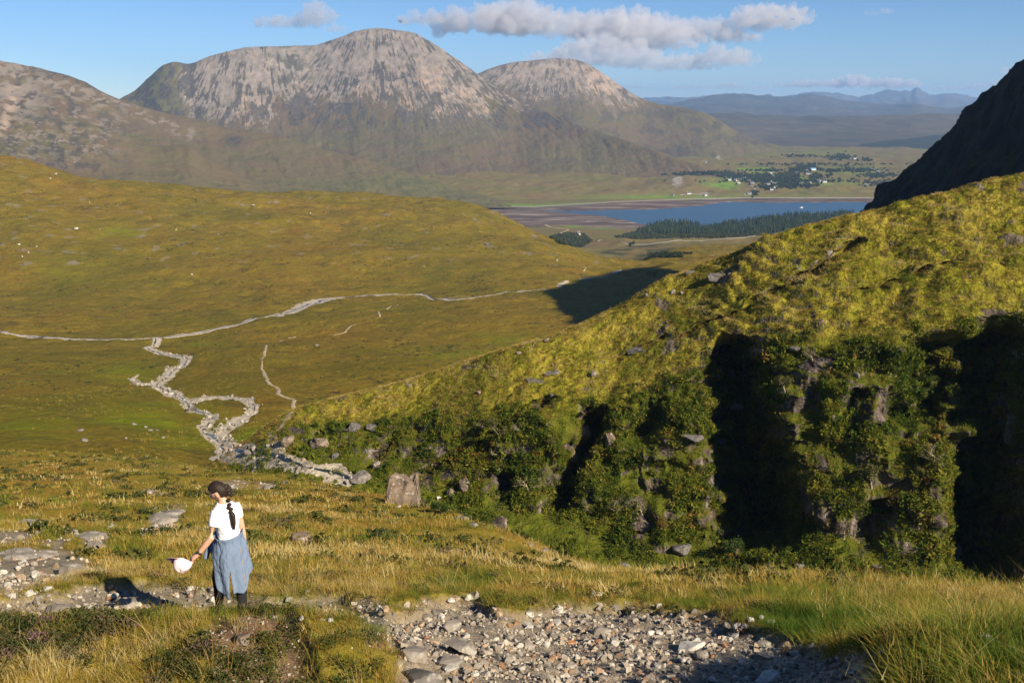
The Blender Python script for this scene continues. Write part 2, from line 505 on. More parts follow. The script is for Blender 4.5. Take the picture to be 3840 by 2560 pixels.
# ------------------------------------------------------------------ valley floor and the olive hill
VPX = [-2600, -800, 0, 500, 900, 1300, 1700, 2000, 2330, 2600, 3000, 3600, 4600]
vr = [
 ([2000,2000,2000,2000,2000,2150,2300,2400,2400,2400,2400,2400,2400], [110,110,110,115,125,135,140,140,140,140,140,140,140]),
 ([1690,1690,1690,1690,1680,1740,1840,1900,1900,1900,1900,1900,1900], [185,185,190,205,235,230,220,220,220,220,220,220,220]),
 ([1500,1490,1480,1480,1490,1490,1480,1520,1550,1550,1550,1550,1550], [310,315,330,340,340,345,350,350,350,350,350,350,350]),
 ([1300,1285,1275,1270,1255,1240,1230,1220,1220,1220,1220,1220,1220], [590,600,610,620,630,640,640,640,650,650,650,650,650]),
 ([1180,1170,1160,1145,1120,1110,1100,1090,1090,1085,1085,1085,1085], [760,780,800,830,870,880,880,890,900,900,900,900,900]),
 ([980,950,930,910,900,900,920,960,1015,1020,1020,1020,1020], [1000,1040,1060,1100,1150,1180,1180,1150,1130,1150,1150,1150,1150]),
 ([700,690,720,780,790,790,810,890,995,985,985,985,985], [1250,1280,1290,1300,1370,1420,1450,1330,1230,1320,1320,1320,1320]),
 ([560,575,600,700,716,732,757,868,987,955,955,955,955], [1480,1490,1500,1520,1600,1660,1700,1500,1330,1560,1560,1560,1560]),
 ([600,610,650,745,760,775,800,905,1000,930,930,930,930], [1750,1750,1750,1800,1900,1950,1950,1720,1560,1900,1900,1900,1900]),
 ([750,750,760,800,820,830,840,900,985,940,920,920,920], [2200,2200,2200,2250,2300,2300,2300,2100,1900,2200,2200,2200,2200]),
]
vpx = np.linspace(-1500, 4200, 760)
VP, vs = rails_sheet(VPX, vr, vpx, [26, 70, 75, 110, 70, 80, 60, 44, 20, 14])
X, Y, Z = VP[..., 0], VP[..., 1], VP[..., 2]
vpxg, vpyg = PROJ(VP)
amp = sst(150, 600, Y)
ver = sst(4.6, 6.5, vs)[:, None]
dz = amp * (1.1 * np.abs(fbm2(X * .018, Y * .018, 4, 49)) + 5.0 * fbm2(X * .006, Y * .006, 4, 41) + 1.2 * fbm2(X * .03, Y * .03, 4, 45)) * (1 + .5 * ver) + .35 * fbm2(X * .12, Y * .12, 4, 47)
dz += ver * 5.0 * (.55 - np.abs(fbm2(X * .005 + Y * .002, Y * .009, 3, 51))) * sst(8.2, 7.2, vs)[:, None]

RIVER = [(-300,1232),(0,1243),(60,1254),(120,1262),(230,1267),(350,1272),(480,1272),(590,1268),(680,1256),(800,1235),(920,1208),(1030,1185),(1110,1163),(1180,1138),(1250,1118),(1340,1112),(1460,1104),(1560,1103),(1640,1122),(1720,1122),(1820,1110),(1950,1093),(2090,1080),(2110,1062),(2170,1045),(2240,1040),(2300,1025),(2330,1012)]
BRANCH = [(590,1268),(580,1295),(558,1312),(600,1322),(650,1333),(712,1346),(690,1365),(650,1390),(620,1420),(590,1440),(615,1465),(660,1485),(700,1508),(705,1530),(740,1545),(790,1560),(785,1590),(760,1615),(790,1640),(830,1668),(880,1690),(930,1690),(990,1700),(1040,1715)]
LOOPA = [(590,1440),(545,1445),(510,1435),(495,1420),(520,1400)]
LOOPB = [(705,1530),(730,1498),(800,1490),(880,1492),(930,1500),(952,1530),(930,1560),(890,1580),(850,1610),(830,1640),(830,1668)]
LOOPC = [(545,1445),(560,1470),(620,1475)]
def carve(line, w0, dep):
    dd = line_dist(line, vpxg, vpyg * 1.0)
    return -dep * (1 - sst(0, w0, dd))
for ln, w0, dp in ((RIVER, 26, 1.6), (BRANCH, 30, 1.2), (LOOPA, 18, .6), (LOOPB, 28, .9)):
    dz += carve(ln, w0, dp) * sst(1400, 900, Y) * (Y < 1500)
VP = VP.copy(); VP[..., 2] += dz
vpxg, vpyg = PROJ(VP)
lush = np.zeros_like(X)
for (cx, cy, rx, ry, s) in ((560,1570,260,60,.8),(470,1400,130,35,.7),(120,1600,260,60,.5),(740,1290,60,10,.7),(950,1640,70,40,.9),(430,870,120,30,.4),(1700,1330,160,30,.5),(1850,1275,150,30,.5),(250,1010,140,50,.3),(720,1650,160,40,.6)):
    lush = np.maximum(lush, s * np.exp(-((vpxg - cx) / rx) ** 2 - ((vpyg - cy) / ry) ** 2))
lush = np.clip(lush * (1.0 + 1.2 * fbm2(X * .04, Y * .04, 4, 61)), 0, 1)
rk = np.zeros_like(X)
rk = np.maximum(rk, sst(.62, .80, fbm2(X * .05, Y * .05, 5, 65)) * .6 * (vpyg < 1000))
valley = Sheet(VP, {'lush': lush, 'rock': rk})
valley.build('valley_floor', M_MOOR)

# ------------------------------------------------------------------ crag and the grassy spur on the right
CPX = np.array([500, 700, 900, 1100, 1300, 1500, 1700, 1900, 2080, 2300, 2560, 2760, 3000, 3300, 3600, 3840, 4300, 5200], float)
toe = np.array([1640,1650,1665,1705,1740,1800,1850,1890,1930,2010,2060,2060,2055,2090,2110,2140,2200,2320], float)
top = np.array([1630,1630,1620,1600,1590,1575,1580,1565,1560,1535,1430,1360,1325,1310,1300,1290,1280,1260], float)
crest = np.array([1610,1600,1575,1545,1488,1440,1376,1310,1258,1160,1022,944,852,782,706,650,570,430], float)
dto = np.array([188,186,184,180,175,170,165,160,157,153,149,145,140,135,130,127,122,115], float)
m1 = np.array([.3,.3,.35,.5,.6,.75,1.0,1.25,1.43,1.43,1.5,1.6,1.7,1.7,1.7,1.7,1.7,1.7])
m2 = np.array([.08,.10,.14,.20,.27,.34,.40,.44,.46,.47,.48,.50,.52,.54,.56,.58,.6,.6])
zt = -dto * TA(toe)
dtp = (m1 * dto - zt) / (m1 + TA(top)); ztp = -dtp * TA(top)
dcr = (m2 * dtp - ztp) / (m2 + TA(crest)); zcr = -dcr * TA(crest)
def row(d, z): return np.stack([d, z], -1)
cut = np.array([-16,-12,-6,0] + [0]*14, float)
rows = [row(dto - 45, zt - 6 + cut), row(dto - 25, zt - 5 + cut), row(dto - 2, zt - .6 + cut), row(dto * .65 + dtp * .35, zt * .62 + ztp * .38 + cut), row(dto*.25 + dtp * .75, zt * .2 + ztp * .8 + cut), row(dtp, ztp + cut),
        row(dtp + (dcr - dtp) * .33, ztp + (zcr - ztp) * .40 + cut), row(dtp + (dcr - dtp) * .68, ztp + (zcr - ztp) * .72 + cut), row(dcr, zcr + cut),
        row(dcr + 7, zcr - 1.6 + cut), row(dcr + 30, zcr - 22 + cut), row(dcr + 95, zcr - 85 + cut)]
RW = np.array(rows)                       # rail, column, (d, z)
kx = (CPX - 1920) / F                      # direction of each column on the ground
cpx = np.concatenate([np.linspace(500, 1100, 60, endpoint=False), np.linspace(1100, 3900, 720, endpoint=False), np.linspace(3900, 5200, 60)])
segs = [8, 50, 26, 120, 130, 60, 70, 70, 70, 16, 20, 14]
segs = segs[:len(rows) - 1]
A = pchip(CPX, RW.transpose(1, 0, 2), cpx).transpose(1, 0, 2)
vs = np.concatenate([np.linspace(i, i + 1, n, endpoint=False) for i, n in enumerate(segs)] + [[len(segs)]])
A = pchip(np.arange(len(rows), dtype=float), A, vs)
Yc, Zc = A[..., 0], A[..., 1]
Xc = (cpx - 1920)[None, :] / F * (Yc * CP - Zc * SP)
P0 = np.stack([Xc, Yc, Zc], -1)
V = np.broadcast_to(vs[:, None], Yc.shape); PXg = np.broadcast_to(cpx[None, :], Yc.shape)
_, PYg = PROJ(P0)
face = sst(1.9, 2.4, V) * sst(5.35, 4.9, V)            # cliff band
up = sst(4.8, 5.6, V) * sst(8.6, 8.0, V)               # grass above it
steep = np.interp(PXg, [900, 1200, 1600, 2000], [.2, .6, .7, 1.0])
push = np.zeros_like(Yc)
# gullies: (px,py) at top, (px,py) at foot, half width px, depth m, fade-out rows
for (x1, y1, x2, y2, hw, dep, v0, v1) in (
    (2765,1390,2865,2075,138,19,2.0,5.7),(2745,1290,2570,1520,62,8,4.6,6.6),(3570,1310,3480,1660,140,12,3.3,5.35),(2215,1575,2060,1960,52,10,2.0,5.3),
    (2010,1530,1560,1800,40,6,2.2,5.8),(1900,1780,1880,1890,46,6,2.0,3.4),(3765,1300,3730,2150,128,18,1.8,5.4),(2245,1560,2130,1760,26,5,3.4,5.5),
    (2460,1520,2400,1700,60,3,3.4,5.2),(3230,1480,3190,1640,45,4,3.4,4.8),(1480,1640,1360,1770,26,3,2.0,4.4),(2330,1980,2700,2040,26,4,1.9,2.8),
    (3300,1900,3240,2080,60,3.5,2,3.2),(3610,1700,3640,2080,60,6,1.9,4.2),(3190,925,2850,1115,26,4.5,5.4,8.3),(2790,1165,2560,1262,20,3.2,5.3,7.8),(3560,980,3260,1090,22,3,5.4,8),(2480,1265,2330,1330,16,2,5.3,7.5)):
    tt = (PYg - y1) / (y2 - y1)
    cx = x1 + (x2 - x1) * np.clip(tt, -.1, 1.1) + hw * (.28 * pn2(PYg * .012, PXg * 0 + x1, 71) + .22 * pn2(PYg * .035, PXg * .01 + x1, 72))
    hv = hw * (.72 + .5 * np.clip(tt, 0, 1)) if dep > 15 else hw
    prof = np.exp(-np.abs((PXg - cx) / hv) ** 3) * (.85 + .35 * pn2(PXg * .02, PYg * .02, 73)) * sst(-.22, .0, tt) * sst(1.25, 1.02, tt)
    push += dep * prof * sst(v0 - .15, v0 + .5, V) * sst(v1 + .3, v1 - .4, V)
rock_n = fbm3(Xc * .10, Yc * .10, Zc * .16, 5, 81)
ridg = 1 - np.abs(fbm3(Xc * .16, Yc * .10, Zc * .06, 4, 87)) * 2
push -= face * steep * (2.4 * rock_n + 1.1 * ridg - .5)
# ledges
push -= face * steep * .35 * np.sin(Zc * 1.6 + 3 * pn2(Xc * .1, Zc * .1, 93))
sp = U(2300, 1600, 1.0); 
dirx, diry = .25, .97
Pc = P0.copy()
Pc[..., 0] += push * dirx; Pc[..., 1] += push * diry; Pc[..., 2] -= push * np.clip(TA(PYg), 0, 1) * np.where(push > 2.5, 1, 0) * .9
# spur folds, tussocks and terracettes on the grass
fold = np.abs(fbm2(Xc * .045 - Yc * .03, Yc * .05 + Xc * .015, 4, 101))
tus = fbm2(Xc * .55, Yc * .55, 3, 105) * .30 + fbm2(Xc * 1.6, Yc * 1.6, 2, 107) * .10
ter = .55 * np.abs(np.sin(Zc * 1.9 + 3.0 * pn2(Xc * .08, Yc * .08, 109)))
gw = np.interp(PXg, [900, 1500, 2500, 3000], [.25, .45, 1, 1.25])
Pc[..., 2] += up * gw * (-.35 + 1.2 * (fold - .30) + .45 * fbm2(Xc * .18, Yc * .18, 3, 111)) + (up + .6 * sst(1.5, 0, V)) * (tus + ter * sst(2300, 2900, PXg))
Pc[..., 2] += (1 - up) * face * .3 * fbm3(Xc * .5, Yc * .5, Zc * .5, 3, 113)
bot = sst(2.2, 1.7, V)
Pc[..., 2] += bot * (1.1 * fbm2(Xc * .12, Yc * .12, 3, 117) + .5 * np.abs(fbm2(Xc * .45, Yc * .45, 3, 119)))
nrm = grid_normals(Pc)
rk = sst(.62, .42, nrm[..., 2]) * sst(-.12, .25, fbm3(Xc * .12, Yc * .12, Zc * .12, 4, 121) + .15)
rk = np.maximum(rk, face * sst(.30, .5, fbm3(Xc * .22, Yc * .22, Zc * .3, 4, 125)))
rk = np.maximum(rk, up * sst(.62, .74, fbm2(Xc * .16, Yc * .16, 4, 127)) * .9)
ls = np.clip(np.maximum(sst(5.5, 4.9, V), .7 * sst(.1, .5, fbm2(Xc * .05, Yc * .05, 3, 131)) * (PXg < 2900)), 0, 1)
ls *= np.interp(PXg, [700, 1300], [.6, 1])
crag = Sheet(Pc, {'rock': np.clip(rk, 0, 1), 'lush': ls})
crag.V, crag.PX = V, PXg
crag.build('crag_hill', M_CRAG)

# ------------------------------------------------------------------ shaded mountain shoulder beyond the spur
SPX = np.array([3000, 3180, 3300, 3420, 3500, 3580, 3620, 3680, 3740, 3800, 3840, 3940, 4300, 5000, 6200], float)
sil = np.array([930, 828, 706, 636, 555, 478, 420, 380, 330, 275, 240, 130, -200, -800, -1500], float)
dS = np.array([840, 810, 780, 745, 720, 690, 676, 662, 648, 634, 624, 605, 570, 530, 510], float)
gr = [(sil + 900, dS - 330), (sil + 420, dS - 150), (sil + 180, dS - 62), (sil + 60, dS - 22), (sil, dS), (sil + 60, dS + 60), (sil + 300, dS + 240)]
gpx = np.linspace(3000, 6200, 420)
GP, gv = rails_sheet(SPX, gr, gpx, [20, 50, 60, 40, 16, 10])
X, Y, Z = GP[..., 0], GP[..., 1], GP[..., 2]
w = sst(0, 1.5, gv)[:, None]
GP = GP.copy()
GP[..., 0] -= w * (9 * (fbm3(X * .012, Y * .012, Z * .02, 5, 141)) + 5 * (1 - 2 * np.abs(fbm3(X * .03, Y * .03, Z * .01, 4, 145))) - 2)
GP[..., 2] += w * (3.0 * fbm2(X * .05, Y * .05, 4, 149) + 1.2 * fbm2(X * .3, Y * .3, 3, 151))
nr = grid_normals(GP)
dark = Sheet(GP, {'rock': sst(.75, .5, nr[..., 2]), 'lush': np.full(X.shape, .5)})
md_ = NT('shoulder_rock_shade', .95, .05)
md_.color(md_.mix(md_.attr('rock'), md_.ramp(md_.noise(.3, 4), [(.35, (.020, .026, .008)), (.65, (.045, .048, .014))]), md_.ramp(md_.noise(.08, 6, stretch=(1, 1, .3)), [(.35, (.012, .011, .010)), (.65, (.035, .031, .028))])))  # turf and rock near black: the shoulder's shade painted into their colours
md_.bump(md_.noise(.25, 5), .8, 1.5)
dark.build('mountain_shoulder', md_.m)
# ------------------------------------------------------------------ loch, lowland and the village side
WATER = [(2030,792),(2180,789),(2280,786),(2420,785),(2530,779),(2620,771),(2690,759),(2760,755),(2900,757),(3050,756),(3200,757),(3500,757),(3900,757),(3900,815),(3200,822),(3060,840),(2700,880),(2520,866),(2400,838),(2330,822),(2240,806),(2120,797)]
LPX = [600, 1300, 1700, 2000, 2330, 2600, 3000, 3500, 4600]
def dsea(py, z=SEA): return -z / TA(py)
def LR(py, z): return (np.full(9, py, float) if np.ndim(py) == 0 else np.array(py, float), None if z is None else z)
lr = []
for py, z in (([1010,1010,1010,1010,1010,1000,1000,1000,1000], -222), ([950]*9, -262), ([915]*9, -290), ([880]*9, -316), ([862]*9, -326), ([850]*9, -328.6), ([800]*9, -329.3), ([770]*9, -329.2), ([756]*9, -328.8), ([748]*9, -328.2), ([742]*9, -325),
              ([725,725,725,725,722,722,722,722,722], -314), ([690]*9, -300), ([650]*9, -285), ([615]*9, -275), ([590]*9, -270), ([560]*9, -268), ([545]*9, -300)):
    py = np.array(py, float); lr.append((py, dsea(py, z)))
lpx = np.linspace(700, 4300, 900)
LP, lv = rails_sheet(LPX, lr, lpx, [14, 20, 22, 16, 14, 40, 26, 18, 10, 10, 26, 44, 44, 36, 24, 24, 8])
X, Y, Z = LP[..., 0], LP[..., 1], LP[..., 2]
qx, qy = PROJ(LP)
up = sst(742, 715, qy) + sst(868, 900, qy)
LP = LP.copy()
LP[..., 2] += up * (9 * fbm2(X * .004, Y * .004, 4, 161) + 2.5 * fbm2(X * .02, Y * .02, 3, 163))
LP[..., 2] += sst(742, 725, qy) * 14 * np.exp(-((qx - 2560) / 120) ** 2 - ((qy - 690) / 30) ** 2)
sd = poly_sdf(WATER, qx, qy) + 3.0 * pn2(qx * .03, qy * .15, 165)
wet = sst(1.5, -2.5, sd)
LP[..., 2] = LP[..., 2] - 2.6 * wet
mudn = 5 * pn2(qx * .012, qy * .05, 167)
mud = sst(868, 856, qy + mudn * 1.2 + np.interp(qx, [1700, 2100, 2300, 2450], [0, 18, 6, -8])) * sst(np.interp(qx, [1700, 2000, 2300, 2600, 2800, 3300], [768, 778, 760, 748, 743, 743]) - 3, np.interp(qx, [1700, 2000, 2300, 2600, 2800, 3300], [768, 778, 760, 748, 743, 743]) + 3, qy + .4 * mudn)
green = np.zeros_like(X); rock = np.zeros_like(X); drk = np.zeros_like(X)
for (cx, cy, rx, ry, s) in ((2700,695,75,14,.9),(2780,672,70,12,.9),(2900,655,90,10,.9),(2950,680,90,14,.7),(2660,648,60,8,.9),(2830,635,70,7,.9),(2270,850,90,10,.7),(2150,848,40,6,.5),(3100,690,120,14,.5),(2500,740,300,8,.6),(2000,770,300,8,.8),(3200,640,110,14,.5),(2900,735,260,14,.25),(3000,575,200,10,.3),(2650,745,160,6,.6)):
    green = np.maximum(green, s * np.exp(-np.abs((qx - cx) / rx) ** 4 - np.abs((qy - cy) / ry) ** 4))
for (cx, cy, rx, ry) in ((2540,690,26,26),(2690,584,16,16),(2700,600,22,6),(3265,682,30,8),(3310,700,40,10),(2545,672,14,14),(2640,725,30,4),(2350,700,2,2)):
    rock = np.maximum(rock, .55 * sst(.9, .5, np.hypot((qx - cx) / rx, (qy - cy) / ry) + .45 * pn2(qx * .12, qy * .2, 169)))
shore = np.exp(-((qy - np.interp(qx, [1700, 2000, 2300, 2600, 2800, 3300], [768, 775, 757, 746, 742, 742])) / 2.2) ** 2) * .8
rock = np.maximum(rock, shore * .7)
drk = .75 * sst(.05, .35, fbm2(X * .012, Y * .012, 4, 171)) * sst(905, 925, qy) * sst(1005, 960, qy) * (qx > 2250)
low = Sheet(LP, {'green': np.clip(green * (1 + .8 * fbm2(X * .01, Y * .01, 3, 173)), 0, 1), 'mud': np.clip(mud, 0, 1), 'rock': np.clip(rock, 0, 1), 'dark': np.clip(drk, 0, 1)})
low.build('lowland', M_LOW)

wp = U(np.array([1700, 4300, 4700, 1700]), np.array([884, 884, 752, 752]), dsea(np.array([884., 884, 752, 752])))
wp[:, 2] = SEA - .35
water_o = tag(link('water', np_mesh('water', wp, np.array([[0, 1, 2, 3]]), False), water_mat()), kind='structure')

# ------------------------------------------------------------------ mountains
def mountain(name, skyline, dsky, base, dbase, midf, pxs, segs, seed, extra=None, rough=1.0, folds=1.0):
    sk = np.array(skyline, float); k = sk[:, 0]
    s = sk[:, 1]
    ds = curve(dsky, k); b = curve(base, k); db = curve(dbase, k)
    rl = []
    for f, g in midf: rl.append((b + (s - b) * f, db + (ds - db) * g))
    rl += [(s, ds), (s + 14, ds * 1.06), (s + 120, ds * 1.25)]
    P, vv = rails_sheet(k, rl, pxs, segs)
    qx, qy = PROJ(P)
    X, Y, Z = P[..., 0], P[..., 1], P[..., 2]
    n = len(midf)
    hgt = np.clip(vv / n, 0, 1)[:, None] * np.ones_like(X)
    W = sst(0, .15, hgt)
    # gullies that run downhill: noise stretched along the fall line
    gl = np.abs(fbm2(qx * .009 * folds + hgt * .6, hgt * 2.6, 4, seed)) 
    P = P.copy()
    edge = np.exp(-((hgt - 1) / .06) ** 2)
    P[..., 2] += W * rough * (9 * (gl - .3) * hgt * (1.15 - hgt) * 2.2 + 5 * fbm2(X * .004, Y * .004, 4, seed + 3) * (1 - .6 * edge) + 2.0 * fbm2(X * .02, Y * .02, 4, seed + 5))
    at = extra(qx, qy, hgt, X, Y, P) if extra else {}
    z0 = np.zeros_like(X)
    for q in ('green', 'dark', 'scree', 'tan'): at.setdefault(q, z0)
    sh = Sheet(P, {q: np.clip(a, 0, 1) for q, a in at.items()})
    sh.build(name, M_MTN)
    return sh

def streak(qx, qy, f, s): return fbm2(qx * f, qy * f * .22, 5, s, .6)

def main_scree(qx, qy, h, X, Y, P):
    lo = curve([(450, 250), (640, 300), (700, 440), (800, 480), (900, 480), (1000, 460), (1080, 400), (1150, 385), (1250, 420), (1400, 400), (1550, 415), (1700, 440), (1800, 440), (1900, 400), (2000, 385), (2200, 420)], qx)
    # coordinates that fan downhill from the two tops
    a1 = (qx - 1420) / (qy + 90) * 10; a2 = (qx - 950) / (qy + 140) * 10
    a = np.where(qx > 1130, a1, a2 + 40)
    fl = fbm2(a * 1.3, qy * .006, 6, 181, .64); ff = fbm2(a * 4.5, qy * .018, 4, 184, .65); n2 = fbm2(qx * .012, qy * .016, 5, 183, .6)
    m = lo - qy + 110 * fl + 70 * ff + 60 * n2
    sc = sst(-10, 14, m)
    hs = sst(150, 400, qy)
    holes = sst(.16, .30, .6 * n2 + .5 * fl + .55 * ff + .26 * hs - .12)
    col = np.exp(-((qx - 1110 - .15 * (qy - 300)) / 60) ** 2) * sst(165, 215, qy + 40 * n2)
    holes = np.maximum(holes, col * sst(-.25, .1, n2 + .4 * ff))
    sc = sc * (1 - .9 * holes) * (1 - sst(720, 640, qx + 60 * n2))
    sc = sc * (.82 + .5 * fbm2(qx * .05, qy * .05, 4, 186))
    gr = np.exp(-((qx - 590) / 110) ** 2) * .7 + np.exp(-((qx - 1100) / 90) ** 2 - ((qy - 185) / 50) ** 2) * .9 + .30 * sst(.0, .4, fbm2(X * .002, Y * .002, 4, 187)) * sst(430, 560, qy)
    dk = .85 * holes * (sc < .5) * sst(520, 440, qy) + .8 * sst(-.1, .25, fbm2(qx * .03, qy * .03, 4, 189)) * np.exp(-((qx - 590) / 90) ** 2) * (qy < 480) + .55 * np.exp(-((m + 30) / 35) ** 2) * sst(-.1, .2, ff)
    dk = np.maximum(dk, .3 * sst(.1, .35, fbm2(qx * .010 + .3, qy * .022, 5, 188)) * sst(430, 500, qy))
    tn = sc * sst(.02, .25, ff) * np.exp(-((qx - 1640 - .3 * (qy - 300)) / 230) ** 2) * sst(200, 300, qy) + .8 * sc * np.exp(-((qx - 950) / 60) ** 2) * sst(300, 380, qy) * sst(-.1, .2, ff)
    return {'scree': sc, 'green': gr, 'dark': dk, 'tan': tn}

mountain('mountain', [(300,480),(400,405),(455,368),(500,345),(560,290),(620,241),(655,233),(700,240),(780,214),(870,190),(950,176),(1060,174),(1180,171),(1230,155),(1280,139),(1340,117),(1400,107),(1460,110),(1550,126),(1620,160),(1700,214),(1780,270),(1850,322),(1950,382),(2080,428),(2200,475),(2400,545),(2560,600),(2700,650),(2800,700)],
         [(300,5200),(700,5600),(1400,5900),(1800,5500),(2100,5000),(2500,4300),(2800,3900)], [(300,800),(1400,790),(1700,775),(2000,770),(2300,756),(2600,746),(2800,744)],
         [(300,3300),(1700,3350),(2300,3470),(2800,3640)], [(0,0),(.12,.2),(.30,.42),(.55,.66),(.80,.85)], np.linspace(320, 2780, 1150), [24, 50, 90, 110, 90, 8, 6], 201, main_scree)

def second_scree(qx, qy, h, X, Y, P):
    lo = curve([(1750, 330), (1900, 350), (2050, 365), (2150, 375), (2250, 380), (2350, 385), (2420, 380), (2500, 385), (2700, 380)], qx)
    a = (qx - 2090) / (qy - 60) * 10
    fl = fbm2(a * 1.5, qy * .007, 6, 221, .64); ff = fbm2(a * 5, qy * .02, 4, 224, .65); n2 = fbm2(qx * .016, qy * .02, 5, 223, .6)
    sc = sst(-8, 12, lo - qy + 60 * fl + 50 * ff + 40 * n2) * sst(2540, 2400, qx + 120 * n2)
    holes = sst(.12, .28, .6 * n2 + .5 * fl + .5 * ff + .2 * sst(230, 330, qy) * np.exp(-((qx - 2130) / 130) ** 2) - .08)
    sc = sc * (1 - .85 * holes) * (.85 + .5 * fbm2(qx * .05, qy * .05, 4, 226))
    gr = .4 * sst(2300, 2800, qx) * sst(-.1, .4, fbm2(X * .003, Y * .003, 4, 227))
    dk = .7 * holes * sst(420, 370, qy) + .5 * sst(.05, .3, fbm2(qx * .012, qy * .02, 5, 228)) * sst(380, 430, qy)
    return {'scree': sc, 'dark': dk, 'green': gr, 'tan': sc * .8 * sst(.0, .25, ff) * np.exp(-((qx - 2260) / 130) ** 2)}
mountain('mountain', [(1500,420),(1700,330),(1795,276),(1830,261),(1900,240),(2000,226),(2100,220),(2180,231),(2250,268),(2320,318),(2400,366),(2470,390),(2560,404),(2640,425),(2700,452),(2750,486),(2850,528),(2950,553),(3030,573),(3120,596),(3300,640)],
         [(1500,6300),(2100,6500),(2500,6200),(2800,5800),(3300,5300)], [(1500,760),(2300,750),(2600,735),(2800,690),(3300,655)],
         [(1500,3900),(2300,3900),(2600,4000),(3300,4900)], [(0,0),(.25,.3),(.5,.6),(.8,.87)], np.linspace(1500, 3280, 640), [40, 60, 80, 80, 8, 6], 231, second_scree)

def left_scree(qx, qy, h, X, Y, P):
    n = fbm2(qx * .018 + qy * .01, qy * .05 - qx * .014, 5, 241, .6)
    region = sst(620, 380, qx + .3 * (qy - 400)) * sst(660, 560, qy)
    r1 = fbm2(qx * .0075 + qy * .004, qy * .024 - qx * .004, 5, 242, .55)
    msk = fbm2(qx * .010, qy * .016, 4, 244)
    sc = .95 * sst(.045, .012, np.abs(r1) - .02 * msk) * sst(-.12, .12, msk) * region * sst(400, 450, qy)
    sc = np.maximum(sc, .4 * sst(.24, .34, n) * region)
    big = sst(.10, .2, fbm2(qx * .014, qy * .022, 5, 243, .6) + .12) * sst(230, 90, qx) * sst(480, 400, qy)
    sc = np.maximum(sc, big * .6)
    sc = np.maximum(sc, sst(.14, .22, fbm2(qx * .03, qy * .06, 4, 245)) * np.exp(-((qy - (curve([(0, 250), (450, 395), (700, 500)], np.clip(qx, 0, 700)))) / 22) ** 2) * .6 * (qx < 750))
    tn = np.exp(-((qx - (60 - .32 * (qy - 330))) / 22) ** 2) * sst(290, 340, qy) * sst(560, 450, qy) * sst(-.3, .1, n)
    gr = .7 * np.exp(-((qx - 1400) / 500) ** 2 - ((qy - 700) / 60) ** 2)
    dk = .75 * sst(-.12, .25, fbm2(qx * .016, qy * .024, 5, 247)) * sst(640, 250, qx)
    dk = np.maximum(dk, .9 * np.exp(-((qx - 880) / 45) ** 2 - ((qy - 530) / 22) ** 2))
    return {'scree': np.maximum(sc, tn * .8), 'dark': dk * (sc < .4), 'green': gr, 'tan': tn * .45}
mountain('mountain', [(-1500,-200),(-600,90),(0,228),(100,248),(200,270),(300,300),(380,342),(450,373),(560,408),(650,430),(750,452),(850,478),(1050,512),(1200,555),(1350,592),(1500,640),(1700,700),(1850,742),(1950,765)],
         [(-1500,3700),(0,4000),(450,4100),(1050,4000),(1500,3700),(1950,3400)], [(-1500,760),(0,770),(1000,775),(1950,780)], [(-1500,2350),(0,2500),(1000,2800),(1950,3200)],
         [(0,0),(.2,.25),(.45,.5),(.75,.8)], np.linspace(-1000, 1940, 900), [24, 60, 90, 70, 8, 6], 251, left_scree)
# brown spur in front of the left mountain
mountain('hill', [(-600,300),(0,420),(250,440),(450,500),(600,545),(700,545),(760,585),(860,640),(950,690),(1020,730),(1100,770)],
         [(-600,3100),(0,3200),(700,3300),(1100,3000)], [(-600,790),(1100,800)], [(-600,2300),(1100,2500)], [(0,0),(.3,.35),(.65,.7)], np.linspace(-900, 1090, 420), [20, 60, 60, 8, 6], 261,
         lambda qx, qy, h, X, Y, P: left_scree(qx, qy, h, X, Y, P))

def far_range(name, skyline, d, drop, pxs, mat, seed, amp):
    sk = np.array(skyline, float); k = sk[:, 0]; s = sk[:, 1]; o = np.ones_like(s)
    rl = [(s * 0 + drop, o * d * .72), (s + (drop - s) * .5, o * d * .86), (s, o * d), (s + 10, o * d * 1.06), (s + 60, o * d * 1.2)]
    P, vv = rails_sheet(k, rl, pxs, [40, 50, 6, 6])
    X, Y = P[..., 0], P[..., 1]
    P = P.copy()
    P[..., 2] += sst(0, 1.2, vv)[:, None] * (.35 * amp * fbm2(X * .0008, Y * .0006, 4, seed, .4) + .35 * amp * (.3 - np.abs(fbm2(X * .0016, Y * .0010, 4, seed + 7))) + amp * .10 * fbm2(X * .004, Y * .004, 3, seed + 2))
    sh = Sheet(P); sh.build(name, mat); return sh
far_range('far_moor', [(2300,450),(2560,440),(2680,428),(2760,424),(2850,430),(3000,436),(3150,431),(3300,427),(3500,425),(3700,421),(4000,418),(4700,420)], 9000, 566, np.linspace(2350, 4600, 420), far_mat('far_moor', (.050, .046, .030), (.105, .080, .050)), 301, 60)
far_range('far_moor', [(2300,560),(2600,556),(2850,553),(3000,548),(3200,538),(3400,520),(3600,500),(4600,490)], 7200, 600, np.linspace(2350, 4600, 300), far_mat('far_forest', (.018, .024, .016), (.045, .046, .028)), 311, 14)
far_range('far_hills', [(2300,420),(2520,396),(2600,378),(2700,362),(2760,357),(2850,368),(2980,366),(3040,360),(3100,366),(3200,388),(3280,392),(3350,388),(3420,384),(3480,398),(3560,408),(3700,402),(4600,400)], 15500, 452, np.linspace(2350, 4600, 420), far_mat('far_hill', (.045, .045, .035), (.085, .072, .055)), 321, 120)
